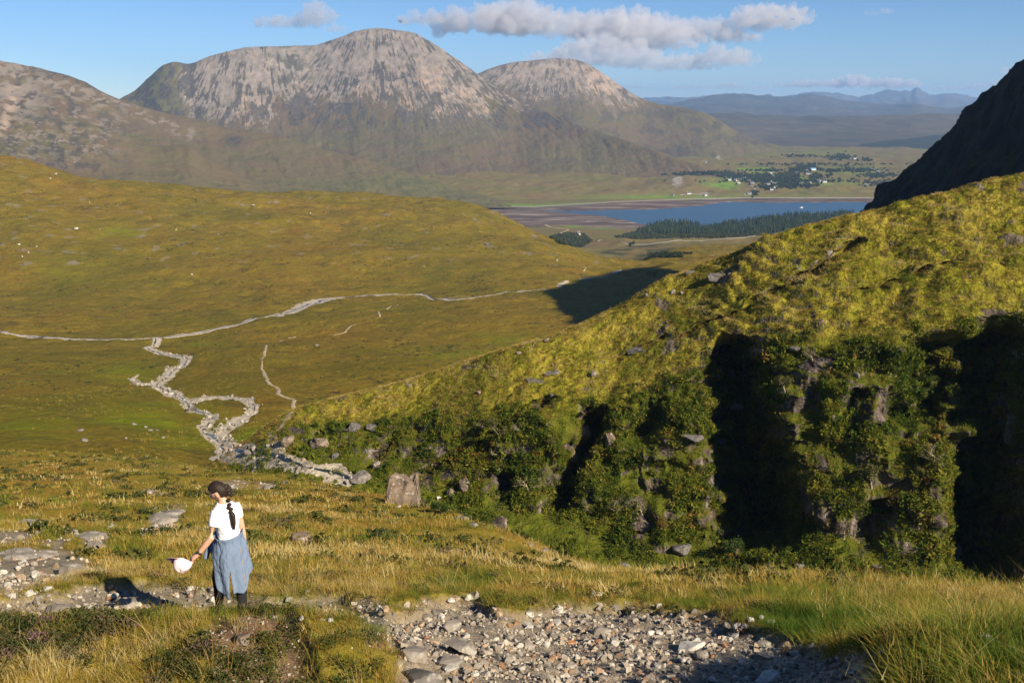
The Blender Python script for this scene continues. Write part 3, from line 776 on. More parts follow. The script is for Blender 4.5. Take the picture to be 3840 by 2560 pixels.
far_range('far_hills', [(2300,380),(2400,370),(2480,362),(2540,364),(2640,370),(2700,362),(2730,352),(2760,360),(2800,357),(2850,362),(2880,356),(2910,364),(3000,362),(3080,352),(3150,354),(3230,364),(3280,354),(3340,344),(3375,345),(3395,340),(3415,344),(3438,331),(3462,346),(3500,364),(3550,356),(3600,364),(3650,372),(3700,374),(3800,378),(4000,372),(4600,380)], 24000, 430, np.linspace(2300, 4600, 520), far_mat('far_range', (.05, .05, .045), (.10, .09, .08)), 331, 190)
# ------------------------------------------------------------------ placing things on the ground seen at a photo pixel
bpy.context.view_layer.update()
DG = bpy.context.evaluated_depsgraph_get()
GROUND = {'hillside', 'valley_floor', 'crag_hill', 'lowland', 'mountain_shoulder', 'mountain', 'mountain.001', 'mountain.002', 'hill'}
def cast(o, d):
    o = Vector(o); d = Vector(d).normalized()
    for _ in range(6):
        ok, loc, nor, idx, ob, mx = SC.ray_cast(DG, o, d)
        if not ok: return None, None, None
        return loc, nor, ob
    return None, None, None
def hit(px, py, dmin=0.0):
    v = U(px, py, 1.0)
    l, n, o = cast(v * dmin, v)
    return l, n
def down(x, y, z=900.0):
    l, n, o = cast((x, y, z), (0, 0, -1))
    return (l, n) if l is not None else (Vector((x, y, -100)), Vector((0, 0, 1)))
def hits(pts):
    return [hit(p[0], p[1]) for p in pts]

# ------------------------------------------------------------------ geometry-node scatter of one kind of ground cover
def scatter(name, meshes, P, rot, scl, tint, vid=None):
    n = len(P)
    me = bpy.data.meshes.new(name); me.vertices.add(n); me.vertices.foreach_set('co', np.asarray(P, np.float32).ravel())
    a = me.attributes.new('rot', 'FLOAT_VECTOR', 'POINT'); a.data.foreach_set('vector', np.asarray(rot, np.float32).ravel())
    scl = np.asarray(scl, np.float32)
    if scl.ndim == 1: scl = np.repeat(scl[:, None], 3, 1)
    a = me.attributes.new('scl', 'FLOAT_VECTOR', 'POINT'); a.data.foreach_set('vector', scl.ravel())
    a = me.attributes.new('tint', 'FLOAT', 'POINT'); a.data.foreach_set('value', np.asarray(tint, np.float32))
    a = me.attributes.new('vid', 'INT', 'POINT'); a.data.foreach_set('value', (RNG.integers(0, len(meshes), n) if vid is None else vid).astype(np.int32))
    o = tag(link(name, me), kind='stuff')
    g = bpy.data.node_groups.new(name, 'GeometryNodeTree')
    g.interface.new_socket('Geometry', in_out='INPUT', socket_type='NodeSocketGeometry')
    g.interface.new_socket('Geometry', in_out='OUTPUT', socket_type='NodeSocketGeometry')
    N = g.nodes; L = g.links
    gi = N.new('NodeGroupInput'); go = N.new('NodeGroupOutput'); ip = N.new('GeometryNodeInstanceOnPoints')
    L.new(gi.outputs[0], ip.inputs['Points'])
    if len(meshes) > 1:
        gti = N.new('GeometryNodeGeometryToInstance')
        for m in meshes:
            src = bpy.data.objects.new(name + '_source', m)
            oi = N.new('GeometryNodeObjectInfo'); oi.inputs['Object'].default_value = src
            L.new(oi.outputs['Geometry'], gti.inputs[0])
        L.new(gti.outputs[0], ip.inputs['Instance']); ip.inputs['Pick Instance'].default_value = True
        at = N.new('GeometryNodeInputNamedAttribute'); at.data_type = 'INT'; at.inputs['Name'].default_value = 'vid'
        L.new([q for q in at.outputs if q.enabled and q.name == 'Attribute'][0], ip.inputs['Instance Index'])
    else:
        src = bpy.data.objects.new(name + '_source', meshes[0])
        oi = N.new('GeometryNodeObjectInfo'); oi.inputs['Object'].default_value = src
        L.new(oi.outputs['Geometry'], ip.inputs['Instance'])
    for nm, sk in (('rot', 'Rotation'), ('scl', 'Scale')):
        at = N.new('GeometryNodeInputNamedAttribute'); at.data_type = 'FLOAT_VECTOR'; at.inputs['Name'].default_value = nm
        L.new([q for q in at.outputs if q.enabled and q.name == 'Attribute'][0], ip.inputs[sk])
    L.new(ip.outputs[0], go.inputs[0])
    md = o.modifiers.new('scatter', 'NODES'); md.node_group = g
    return o

def tuft(n, h, spread, w, lean, seed, segs=2, hang=.5, heads=False):
    r = np.random.default_rng(seed)
    V = []; Q = []; T = []
    for i in range(n):
        a = r.random() * 6.283; rad = spread * math.sqrt(r.random())
        b = np.array([math.cos(a) * rad, math.sin(a) * rad, -.02])
        hh = h * r.uniform(.45, 1.0); la = a + r.normal() * .9
        d = np.array([math.cos(la), math.sin(la), 0]) * lean * r.uniform(.3, 1.2) + np.array([.35 * lean, -.1 * lean, 0])
        s = np.array([-math.sin(la), math.cos(la), 0]) * w * .5
        k0 = len(V)
        for j in range(segs + 1):
            t = j / segs
            p = b + np.array([0, 0, hh * t * (1 - hang * .35 * t)]) + d * hh * t ** 1.7
            ww = s * (1 - t) ** .7
            if j < segs: V += [p - ww, p + ww]
            else: V += [p]
        for j in range(segs - 1):
            q = k0 + 2 * j; Q.append([q, q + 1, q + 3, q + 2])
        q = k0 + 2 * (segs - 1); T.append([q, q + 1, q + 2])
        if heads and r.random() < .35:
            k1 = len(V); tip = V[-1]; L = hh * .16
            V += [tip - s * 1.6 - np.array([0, 0, L]), tip + s * 1.6 - np.array([0, 0, L]), tip + np.array([0, 0, L * .5])]; T.append([k1, k1 + 1, k1 + 2])
    fs = ([np.array(Q)] if Q else []) + [np.array(T)]
    return np_mesh('tuft', np.array(V), fs, False)

def leaf_clump(n, rad, leaf, seed, flat=.8):
    r = np.random.default_rng(seed)
    c = r.normal(size=(n, 3)); c /= np.linalg.norm(c, axis=1, keepdims=True); c *= rad * (.45 + .55 * r.random((n, 1))); c[:, 2] *= flat; 
    u = r.normal(size=(n, 3)); u /= np.linalg.norm(u, axis=1, keepdims=True)
    w = np.cross(u, r.normal(size=(n, 3))); w /= np.linalg.norm(w, axis=1, keepdims=True)
    L = leaf * r.uniform(.6, 1.3, (n, 1))
    V = np.stack([c - u * L, c - w * L * .45, c + u * L, c + w * L * .45], 1).reshape(-1, 3)
    return np_mesh('clump', V, np.arange(n * 4).reshape(n, 4), False)

def leafy_mat(name, stops, transl=.3, vary=.8, scale=.6):
    m = NT(name, .7, .12)
    t = m.attr('tint', True)
    nz = m.noise(scale, 3)
    f = m.math('ADD', t, m.math('MULTIPLY', m.math('SUBTRACT', nz, .5), vary), clamp=True)
    c = m.ramp(f, stops)
    m.color(c)
    tr = m.new('ShaderNodeBsdfTranslucent'); m.put(tr.inputs[0], c)
    ms = m.new('ShaderNodeMixShader'); ms.inputs[0].default_value = transl
    m.t.links.new(m.b.outputs[0], ms.inputs[1]); m.t.links.new(tr.outputs[0], ms.inputs[2])
    m.t.links.new(ms.outputs[0], m.n['Material Output'].inputs['Surface'])
    return m.m

GRASS_STOPS = [(.0, (.055, .105, .010)), (.25, (.135, .165, .018)), (.43, (.25, .215, .032)), (.58, (.36, .215, .045)), (.75, (.44, .33, .105)), (1.0, (.56, .46, .22))]
M_GRASS = leafy_mat('grass_blades', GRASS_STOPS, .4, .7, .5)
M_HEATH = leafy_mat('heather', [(0, (.020, .030, .008)), (.4, (.045, .055, .012)), (.7, (.07, .075, .018)), (.93, (.11, .07, .05)), (1, (.22, .10, .18))], .15, .3, 2.0)
M_SHRUB = leafy_mat('shrub_leaves', [(0, (.028, .050, .005)), (.3, (.075, .105, .008)), (.55, (.135, .145, .012)), (.78, (.20, .175, .022)), (.92, (.24, .15, .03)), (1, (.22, .10, .025))], .3, .5, .25)
def withmat(ms, mat):
    for m in ms: m.materials.append(mat)
    return ms

def zrot(n, tilt=.12):
    return np.stack([RNG.normal(0, tilt, n), RNG.normal(0, tilt, n), RNG.random(n) * 6.283], 1)

# --- near hillside grass
def nearmask(lo, hi):
    g = near.attrs['gravel']; so = near.attrs['soil']; Y = near.P[..., 1]
    return (1 - np.clip(g * 1.6 - .2, 0, 1)) * (1 - .68 * np.clip(so * 1.3 - .2, 0, 1)) * ((Y > lo) & (Y < hi)) * (near.P[..., 1] > 0)
inview = (np.abs(near.P[..., 0] / near.P[..., 1]) < .78)
T_NEAR = withmat([tuft(18, .17, .085, .0062, .7, 500 + i, 3) for i in range(5)] + [tuft(13, .30, .07, .0055, .95, 510 + i, 3, .8) for i in range(2)], M_GRASS)
T_MID = withmat([tuft(12, .21, .17, .016, .7, 520 + i, 2) for i in range(4)], M_GRASS)
T_FAR = withmat([tuft(10, .24, .34, .045, .6, 530 + i, 2) for i in range(4)], M_GRASS)
T_TALL = withmat([tuft(9, .66, .07, .0052, .75, 540 + i, 4, .9, True) for i in range(4)], M_GRASS)

def tint_near(P, base=.45):
    base += .11
    x, y = P[:, 0], P[:, 1]
    return np.clip(base + .34 * fbm2(x * .45, y * .45, 3, 601) + .26 * fbm2(x * .09, y * .13, 3, 602) + .16 * RNG.normal(size=len(x)), 0, 1)

w = nearmask(3.5, 15) * inview / np.maximum(near.P[..., 1], 4) ** .8
P, N, _ = near.sample(20000, w)
px, py = PROJ(P)
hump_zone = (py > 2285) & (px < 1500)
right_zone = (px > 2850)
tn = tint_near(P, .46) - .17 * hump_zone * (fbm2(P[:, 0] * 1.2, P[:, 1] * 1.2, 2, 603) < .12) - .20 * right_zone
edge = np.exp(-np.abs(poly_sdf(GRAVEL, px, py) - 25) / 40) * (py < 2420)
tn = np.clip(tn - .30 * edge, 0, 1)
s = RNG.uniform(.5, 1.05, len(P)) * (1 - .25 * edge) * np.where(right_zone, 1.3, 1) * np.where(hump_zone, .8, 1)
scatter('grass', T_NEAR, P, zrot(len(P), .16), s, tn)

w = nearmask(13, 34) * inview / np.maximum(near.P[..., 1], 4) ** .6
P, N, _ = near.sample(24000, w)
hm_s = .62 + .55 * sst(-.3, .4, fbm2(P[:, 0] * .5 + 9, P[:, 1] * .5, 3, 627))
scatter('grass', T_MID, P, zrot(len(P), .2), RNG.uniform(.5, 1.15, len(P)) * hm_s, tint_near(P, .45))
w = nearmask(30, 125) * inview / np.maximum(near.P[..., 1], 4) ** .7
P, N, _ = near.sample(30000, w)
hm_s = .55 + .6 * sst(-.3, .4, fbm2(P[:, 0] * .25 + 9, P[:, 1] * .25, 3, 629))
scatter('grass', T_FAR, P, zrot(len(P), .2), RNG.uniform(.5, 1.15, len(P)) * hm_s, tint_near(P, .43))
# tall straw stalks, mostly right of the gravel and along its far edge
pq, qq = PROJ(near.P)
wt = nearmask(4, 17) * inview * (1.6 * sst(2900, 3300, pq) + .5 * np.exp(-((qq - 2190) / 60) ** 2) * (pq > 1000) + .25 * (pq < 1350) * (qq > 2300) * sst(.0, .3, pn2(near.P[..., 0] * 1.3, near.P[..., 1] * 1.3, 605)))
P, N, _ = near.sample(1000, wt)
scatter('tall_grass', T_TALL, P, zrot(len(P), .2), RNG.uniform(.45, 1.05, len(P)), np.clip(RNG.normal(.62, .2, len(P)), 0, 1))
# heather
T_HEATH = withmat([leaf_clump(110, .13, .017, 550 + i, .45) for i in range(3)], M_HEATH)
wh = nearmask(4, 15) * inview * (sst(.0, .25, fbm2(near.P[..., 0] * .9, near.P[..., 1] * .9, 3, 607) + .22 * ((pq < 1300) & (qq > 2290))) )
wh *= np.where((pq < 1080) & (qq > 2280), 1.0, .08)
P, N, _ = near.sample(1900, wh)
scatter('heather', T_HEATH, P + np.array([0, 0, .05]), zrot(len(P)), RNG.uniform(.5, 1.1, len(P)), np.clip(RNG.random(len(P)) ** 1.3, 0, .93))
wh = nearmask(15, 90) * inview * sst(.04, .3, fbm2(near.P[..., 0] * .30, near.P[..., 1] * .30, 4, 609)) / near.P[..., 1] ** .5
P, N, _ = near.sample(4200, wh)
T_HEATH2 = withmat([leaf_clump(60, .42, .085, 556 + i, .45) for i in range(2)], M_HEATH)
scatter('heather', T_HEATH2, P, zrot(len(P)), RNG.uniform(.4, 1.1, len(P)), RNG.random(len(P)) * .88)

# --- tussocks on the grassy spur, leafy growth on the crag and in the ravine
T_SPUR = withmat([tuft(15, .40, .45, .07, .9, 560 + i, 2) for i in range(4)], M_GRASS)
V, PXg = crag.V, crag.PX
cx, cy = PROJ(crag.P)
vis = (cx > 700) & (cx < 4200)
wsp = sst(5.0, 5.6, V) * sst(9.2, 8.6, V) * vis * (1 - np.clip(crag.attrs['rock'], 0, 1))
P, N, _ = crag.sample(34000, wsp)
scatter('grass', T_SPUR, P, zrot(len(P), .2), RNG.uniform(.45, 1.1, len(P)), np.clip(.55 + .34 * fbm2(P[:, 0] * .16, P[:, 2] * .45, 3, 611) + .15 * RNG.normal(size=len(P)), 0, 1))
wft = (sst(2.4, 1.9, V) * sst(.6, 1.0, V)) * vis
P, N, _ = crag.sample(9000, wft)
scatter('grass', T_SPUR, P, zrot(len(P), .2), RNG.uniform(.4, .9, len(P)), np.clip(.20 + .12 * RNG.normal(size=len(P)), 0, 1))
T_CL = withmat([leaf_clump(46, .75, .20, 570, .8), leaf_clump(70, .9, .13, 571, .5), leaf_clump(30, .6, .30, 572, 1.0), leaf_clump(40, 1.1, .16, 573, .35)], M_SHRUB)
bush = sst(-.12, .18, fbm3(crag.P[..., 0] * .14, crag.P[..., 1] * .14, crag.P[..., 2] * .2, 4, 613))
wcl = sst(1.7, 2.3, V) * sst(5.6, 5.1, V) * vis * bush * np.interp(PXg, [900, 1400, 1700], [.12, .4, 1])
P, N, _ = crag.sample(26000, wcl)
P = P + N * RNG.uniform(0, .5, (len(P), 1))
tn = np.clip(.42 + .32 * fbm3(P[:, 0] * .09, P[:, 1] * .09, P[:, 2] * .12, 3, 617) + .21 * RNG.normal(size=len(P)), 0, 1)
scatter('undergrowth', T_CL, P, RNG.random((len(P), 3)) * 6.28, np.clip(RNG.lognormal(-.4, .4, len(P)), .25, 1.6), tn)
wtf = sst(2.0, 2.4, V) * sst(5.8, 5.2, V) * vis * (1 - bush) * (1 - crag.attrs['rock'])
P, N, _ = crag.sample(11000, wtf)
scatter('grass', T_SPUR, P, zrot(len(P), .35), RNG.uniform(.5, 1.4, len(P)), np.clip(.36 + .25 * fbm2(P[:, 0] * .2, P[:, 2] * .3, 3, 615) + .14 * RNG.normal(size=len(P)), 0, 1))
wcl = .7 * sst(2.5, 1.9, V) * sst(.8, 1.2, V) * vis * sst(.05, .3, fbm2(crag.P[..., 0] * .12, crag.P[..., 1] * .12, 3, 619)) * (PXg > 1500)
P, N, _ = crag.sample(4200, wcl)
scatter('undergrowth', T_CL, P + np.array([0, 0, .25]), RNG.random((len(P), 3)) * 6.28, RNG.uniform(.4, 1.2, len(P)), np.clip(RNG.normal(.38, .16, len(P)), 0, 1))
# small dark rushes on the moor
wv = sst(0, .4, fbm2(valley.P[..., 0] * .03, valley.P[..., 1] * .03, 4, 621)) * (np.abs(valley.P[..., 0] / valley.P[..., 1]) < .7) * (valley.P[..., 1] > 170) * (valley.P[..., 1] < 520)
P, N, _ = valley.sample(9000, wv)
T_RUSH = withmat([tuft(8, .7, .6, .14, .5, 580 + i, 2) for i in range(3)], M_GRASS)
scatter('grass', T_RUSH, P, zrot(len(P), .2), RNG.uniform(.5, 1.3, len(P)), np.clip(RNG.normal(.40, .14, len(P)), 0, 1))

wv = sst(.12, .4, fbm2(valley.P[..., 0] * .012, valley.P[..., 1] * .02, 5, 623, .6)) * (np.abs(valley.P[..., 0] / valley.P[..., 1]) < .7) * (valley.P[..., 1] > 300) * (valley.P[..., 1] < 1700)
P, N, _ = valley.sample(9000, wv)
T_HE3 = withmat([leaf_clump(24, 1.5, .55, 590 + i, .22) for i in range(3)], M_HEATH)
scatter('heather', T_HE3, P, zrot(len(P), .05), RNG.uniform(.4, 1.2, len(P)), np.clip(RNG.normal(.55, .2, len(P)), 0, .9))
# ------------------------------------------------------------------ stones
def hull(seed, n=16, size=(1, .8, .6), sub=0):
    r = random.Random(seed); bm = bmesh.new()
    for i in range(n):
        v = Vector((r.gauss(0, 1), r.gauss(0, 1), r.gauss(0, 1))).normalized()
        v = Vector([math.copysign(abs(c) ** .75, c) for c in v])
        bm.verts.new((v.x * size[0] * .5 * r.uniform(.8, 1.05), v.y * size[1] * .5 * r.uniform(.8, 1.05), v.z * size[2] * .5 * r.uniform(.8, 1.05)))
    g = bmesh.ops.convex_hull(bm, input=bm.verts)
    bmesh.ops.delete(bm, geom=list({e for e in g['geom_interior'] + g['geom_unused'] if isinstance(e, bmesh.types.BMVert)}), context='VERTS')
    if sub:
        bmesh.ops.bevel(bm, geom=list(bm.edges), offset=.05 * min(size), segments=1, affect='EDGES', profile=.5)
        bmesh.ops.triangulate(bm, faces=bm.faces)
        bmesh.ops.subdivide_edges(bm, edges=list(bm.edges), cuts=sub, use_grid_fill=True)
        mm = min(size)
        cs = np.array([v.co[:] for v in bm.verts]); f = 2.2 / mm
        d = .07 * mm * fbm3(cs[:, 0] * f, cs[:, 1] * f, cs[:, 2] * f, 4, seed) - .05 * mm * np.abs(fbm3(cs[:, 0] * f * .8, cs[:, 1] * f * .8, cs[:, 2] * f * 1.8, 3, seed + 9))
        bm.normal_update()
        for v, q in zip(bm.verts, d): v.co += v.normal * float(q)
    me = bpy.data.meshes.new('stone'); bm.to_mesh(me); bm.free()
    return me

def stone_mat(name, stops, scale=8, spots=True, bump=.02):
    m = NT(name, .85, .2)
    o = m.obj(); n = m.noise(scale, 5, o); 
    c = m.ramp(n, stops)
    if spots: c = m.mix(m.math('MULTIPLY', m.ramp(m.noise(scale * 3, 3, o), [(.56, 0), (.66, 1)]), .5), c, (.42, .40, .35))
    m.color(c); m.bump(m.noise(scale * 2.5, 5, o), .6, bump)
    return m.m
S_GREY = stone_mat('grey_stone', [(.3, (.13, .112, .092)), (.5, (.235, .205, .168)), (.7, (.335, .295, .245))])
S_PALE = stone_mat('pale_stone', [(.3, (.30, .27, .22)), (.5, (.44, .41, .35)), (.7, (.56, .53, .46))])
S_TAN = stone_mat('tan_stone', [(.3, (.20, .135, .08)), (.5, (.34, .235, .145)), (.7, (.45, .34, .23))])
S_RUST = stone_mat('rusty_stone', [(.3, (.17, .075, .03)), (.5, (.28, .135, .06)), (.7, (.36, .21, .11))])
S_SLAB = stone_mat('slab_stone', [(.3, (.13, .11, .09)), (.5, (.22, .19, .155)), (.7, (.31, .27, .225))], 3)
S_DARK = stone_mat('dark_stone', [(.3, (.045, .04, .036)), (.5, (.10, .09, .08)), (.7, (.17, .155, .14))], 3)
S_BROWN = stone_mat('brown_boulder', [(.3, (.085, .062, .045)), (.5, (.165, .122, .088)), (.7, (.25, .195, .145))], 1.2, True, .15)
S_GABBRO = stone_mat('grey_boulder', [(.3, (.085, .072, .06)), (.5, (.165, .14, .118)), (.7, (.26, .23, .195))], 1.2, True, .15)

def nearp(px, py):
    l, n = hit(px, py); return l, n
def rock_at(px, py, wpx, hpx, mat, label, seed, name='stone', cat='stone', depth=.8, group=None, sub=1, n=16, tilt=0, sink=.3, flat=None, rz=None, dmin=0.0):
    """a rock whose middle is seen at (px, py), wpx wide and hpx tall in the photo"""
    l, nn = hit(px, py + hpx * .30, dmin)
    if l is None: return None
    D = (Vector(l)).length
    w = wpx * D / F; h = hpx * D / F * (flat or 1.0)
    r = random.Random(seed)
    me = hull(seed, n, (w, w * depth, h), sub)
    if sub:
        for p in me.polygons: p.use_smooth = False
    me.materials.append(mat)
    o = bpy.data.objects.new(name, me); COL.objects.link(o)
    o.location = l + Vector((0, 0, h * (.5 - sink)))
    o.rotation_euler = (r.uniform(-.15, .15) + tilt, r.uniform(-.15, .15), r.uniform(-.5, .5) if rz is None else rz)
    return tag(o, label, cat, group)
# ------------------------------------------------------------------ river beds, stream, footpaths (ribbons draped over the ground)
def ribbon(name, line, mat, lift, seed, kind='structure', ncross=6, step=3.0, wmul=1.0, dmin=0.0):
    """line: (px, py, width in metres)"""
    L = np.array(line, float)
    pts = []
    for px, py, w in L:
        l, n = hit(px, py, dmin)
        if l is not None: pts.append((l.x, l.y, w * wmul))
    if len(pts) < 2: return None
    pts = np.array(pts)
    seg = np.r_[0, np.cumsum(np.hypot(*np.diff(pts[:, :2], axis=0).T))]
    n = max(4, int(seg[-1] / step))
    s = np.linspace(0, seg[-1], n)
    c = pchip(seg + np.arange(len(seg)) * 1e-6, pts, s)
    t = np.gradient(c[:, :2], axis=0); t /= np.maximum(np.linalg.norm(t, axis=1, keepdims=True), 1e-9)
    nn = np.stack([-t[:, 1], t[:, 0]], 1)
    V = []
    for i in range(n):
        wl = c[i, 2] * .5 * (1 + .6 * float(pn2(s[i] * .13, 3.3, seed)) + .2 * float(pn2(s[i] * .7, 1.3, seed + 3)))
        wr = c[i, 2] * .5 * (1 + .6 * float(pn2(s[i] * .13, 8.3, seed + 1)) + .2 * float(pn2(s[i] * .7, 5.3, seed + 4)))
        for j in range(ncross):
            f = j / (ncross - 1); o = -wl + (wl + wr) * f
            x, y = c[i, 0] + nn[i, 0] * o, c[i, 1] + nn[i, 1] * o
            l, _ = down(x, y)
            V.append((x, y, l.z + lift * (math.sin(math.pi * f) ** .5 if 0 < f < 1 else -1.2)))
    V = np.array(V).reshape(n, ncross, 3)
    o = link(name, np_mesh(name, V, grid_faces(n, ncross), True), mat)
    tag(o, kind=kind)
    return V

bed = NT('river_gravel', .9, .2)
bed.color(bed.ramp(bed.noise(.9, 5), [(.3, (.20, .165, .125)), (.48, (.34, .29, .22)), (.62, (.47, .41, .32)), (.75, (.30, .21, .14))]))
bed.bump(bed.noise(1.6, 4), 1.0, .4)
wtr = NT('stream_water', .06, .5); wtr.color((.020, .030, .042)); wtr.bump(wtr.noise(1.5, 3), .3, .05)
pth = NT('path_earth', .95, .1); pth.color(pth.ramp(pth.noise(.8, 5), [(.3, (.26, .20, .13)), (.6, (.40, .32, .22))]))
road = NT('road_surface', .9, .2); road.color((.27, .255, .235))
RW_ = [(-300,1232,6),(0,1243,6.5),(60,1254,6),(120,1262,6),(230,1267,6),(350,1272,4),(480,1272,3.5),(590,1268,4.5),(680,1256,5),(800,1235,6),(920,1208,7.5),(1030,1185,9),(1110,1163,12),(1180,1138,17),(1215,1125,15),(1250,1118,6),(1340,1112,4.5),(1460,1104,4),(1560,1103,3.2),(1640,1122,3),(1720,1122,3.4),(1820,1110,3.6),(1950,1093,3.6),(2060,1084,4)]
rv = ribbon('riverbed', RW_, bed.m, .22, 701, step=4, wmul=1.3)
BR_ = [(590,1268,6),(580,1295,5),(558,1312,4.5),(600,1322,4.5),(650,1333,5),(700,1346,6),(690,1365,4.5),(650,1390,4.5),(620,1420,4.5),(590,1440,5),(615,1465,5.5),(660,1485,5.5),(700,1508,4.5),(705,1530,4),(740,1545,4),(790,1560,4),(785,1590,3.6),(760,1615,3.6),(790,1640,4.5),(830,1668,5.5),(880,1690,5),(930,1690,4.2),(990,1702,5),(1040,1715,5),(1100,1735,4.5),(1180,1758,4),(1240,1770,5),(1300,1795,6),(1335,1806,5)]
b1 = ribbon('riverbed', BR_, bed.m, .2, 705, step=2, wmul=1.25)
b2 = ribbon('riverbed', [(590,1440,5),(545,1445,5),(510,1432,3.5),(495,1420,2.5),(515,1405,1.5)], bed.m, .2, 709, step=2)
b3 = ribbon('riverbed', [(705,1528,4),(735,1500,5),(800,1490,4.5),(880,1494,5),(930,1503,4.5),(950,1530,4),(930,1560,4),(890,1582,4.5),(850,1610,4.5),(830,1640,5),(838,1668,5)], bed.m, .2, 713, step=2, wmul=1.3)
for q, wv in ((RW_, .34), (BR_, .34)):
    L = []
    r = random.Random(3)
    run = []
    for (x, y, w) in q:
        run.append((x + r.uniform(-6, 6), y + r.uniform(-1, 1), w * wv))
    ribbon('river', run, wtr.m, .34, 717, ncross=4, step=2.5)
ribbon('river', [(2095,1076,7),(2112,1062,8),(2130,1054,5)], bed.m, .3, 719, step=2)
ribbon('riverbed', [(2170,1046,5),(2240,1040,6),(2290,1032,4)], bed.m, .3, 721, step=2)
ribbon('riverbed', [(2290,1026,6),(2310,1020,8),(2325,1012,5)], bed.m, .3, 723, step=2)
for i, q in enumerate(([(998,1293,1.3),(992,1325,1.4),(982,1348,1.2)], [(983,1352,.7),(982,1378,1.0),(995,1408,1.5),(1014,1440,1.6),(1040,1453,1.5),(1045,1473,1.6),(1060,1484,1.6),(1087,1494,1.8),(1107,1500,1.4)], [(1107,1500,1.4),(1100,1529,1.3),(1078,1568,1.4),(1052,1600,1.5),(1020,1628,1.7),(988,1641,1.8),(982,1672,2.2)], [(1045,1278,1.1),(1062,1275,1.1)], [(1080,1268,1.1),(1108,1263,1.1)],
          [(1250,1256,1),(1280,1250,1.1),(1296,1244,1.2),(1307,1230,1.1),(1333,1217,1.1)], [(1419,1168,1.3),(1425,1190,1.6)], [(1448,1160,1.2),(1492,1143,1.2)], [(1660,1122,1.0),(1760,1112,1.0)],
          [(2190,1018,1.4),(2196,1008,1.2),(2190,1000,1.2)])):
    ribbon('footpath', q, pth.m, .12, 731 + i, step=1.5, ncross=4, wmul=1.5)
ribbon('track', [(2331,908,5),(2371,918,5),(2438,915,5),(2514,905,5),(2667,899,5),(2760,893,5),(2831,885,5)], road.m, .6, 751, ncross=4, step=12, dmin=1200)
ribbon('track', [(2240,905,9),(2255,900,9)], pth.m, .6, 752, ncross=4, step=8, dmin=1200)
ribbon('road', [(2806,693,9),(2828,702,10),(2829,710,10),(2806,723,10),(2790,731,9)], road.m, .8, 753, ncross=4, step=12, dmin=1200)
ribbon('road', [(2550,731,7),(2600,727,8),(2660,736,7)], road.m, .8, 754, ncross=4, step=14, dmin=1200)
ribbon('road', [(3070,672,7),(3110,655,7)], road.m, .8, 757, ncross=4, step=14, dmin=1200)
ribbon('stream', [(2045,842,8),(2060,850,10),(2086,854,10),(2130,860,8),(2106,872,8),(2090,882,8)], pth.m, .5, 755, ncross=4, step=8, dmin=1200)

# stones in the river beds
SM = [hull(900 + i, 12, (1, .85, .6)) for i in range(5)]
def inst_stone_mat(name, stops):
    m = NT(name, .85, .2); t = m.attr('tint', True)
    c = m.ramp(t, stops); c = m.mix(m.math('MULTIPLY', m.noise(9, 4), .5), c, m.mix(.6, c, (.05, .045, .04)))
    m.color(c); return m.m
M_RS = inst_stone_mat('river_stone', [(0, (.17, .15, .13)), (.4, (.30, .27, .225)), (.75, (.42, .385, .33)), (1, (.30, .21, .15))])
withmat(SM, M_RS)
PP = []
for V, dens in ((b1, .42), (b2, .4), (b3, .42), (rv, .05)):
    if V is None: continue
    sh = Sheet(V); ar = V.shape[0] * 9 * dens
    n = int(ar); P, N, _ = sh.sample(n, np.ones(V.shape[:2])); PP.append(P)
P = np.concatenate(PP)
dd = P[:, 1]
scatter('river_stones', SM, P, RNG.random((len(P), 3)) * 6.28, np.clip(RNG.lognormal(-.3, .6, len(P)), .25, 2.6), RNG.random(len(P)))

# ------------------------------------------------------------------ boulders and rocks one can point to
def R_(px, py, w, h, mat, label, cat='boulder', group=None, name='boulder', **kw): return rock_at(px, py, w, h, mat, label, int(px * 3 + py), name, cat, group=group, **kw)
# the great slab-sided boulder by the stream, shaped face by face
l, n_ = hit(1505, 1893)
D = l.length; k = D / F
bm = bmesh.new()
bt = [(-66, 52), (-58, 40), (66, 40), (70, 66), (52, 75), (-52, 70)]
base = [(-74, -10, -14), (66, -22, -22), (70, 55, 0), (-60, 60, 0)]
top_ = [(-46, 14, 106), (64, 4, 100), (54, 62, 112), (-30, 70, 114)]
vs_ = [bm.verts.new((x * k, y * k, z * k)) for x, y, z in base + top_]
bmesh.ops.convex_hull(bm, input=bm.verts)
bmesh.ops.bevel(bm, geom=list(bm.edges), offset=5 * k, segments=1, affect='EDGES')
bmesh.ops.triangulate(bm, faces=bm.faces)
bmesh.ops.subdivide_edges(bm, edges=list(bm.edges), cuts=6, use_grid_fill=True)
cs = np.array([v.co[:] for v in bm.verts]); dsp = .10 * fbm3(cs[:, 0] * 1.2, cs[:, 1] * 1.2, cs[:, 2] * .35, 4, 903) - .16 * np.abs(fbm3(cs[:, 0] * .9, cs[:, 1] * .9, cs[:, 2] * .25, 3, 907))
bm.normal_update()
for v, q in zip(bm.verts, dsp): v.co += v.normal * float(q) * 2.0
me = bpy.data.meshes.new('boulder'); bm.to_mesh(me); bm.free(); me.materials.append(S_BROWN)
o = bpy.data.objects.new('boulder', me); COL.objects.link(o); o.location = l - Vector((0, 0, 8 * k))
tag(o, 'huge flat faced brown boulder standing beside the stream at the foot of the crag', 'boulder')

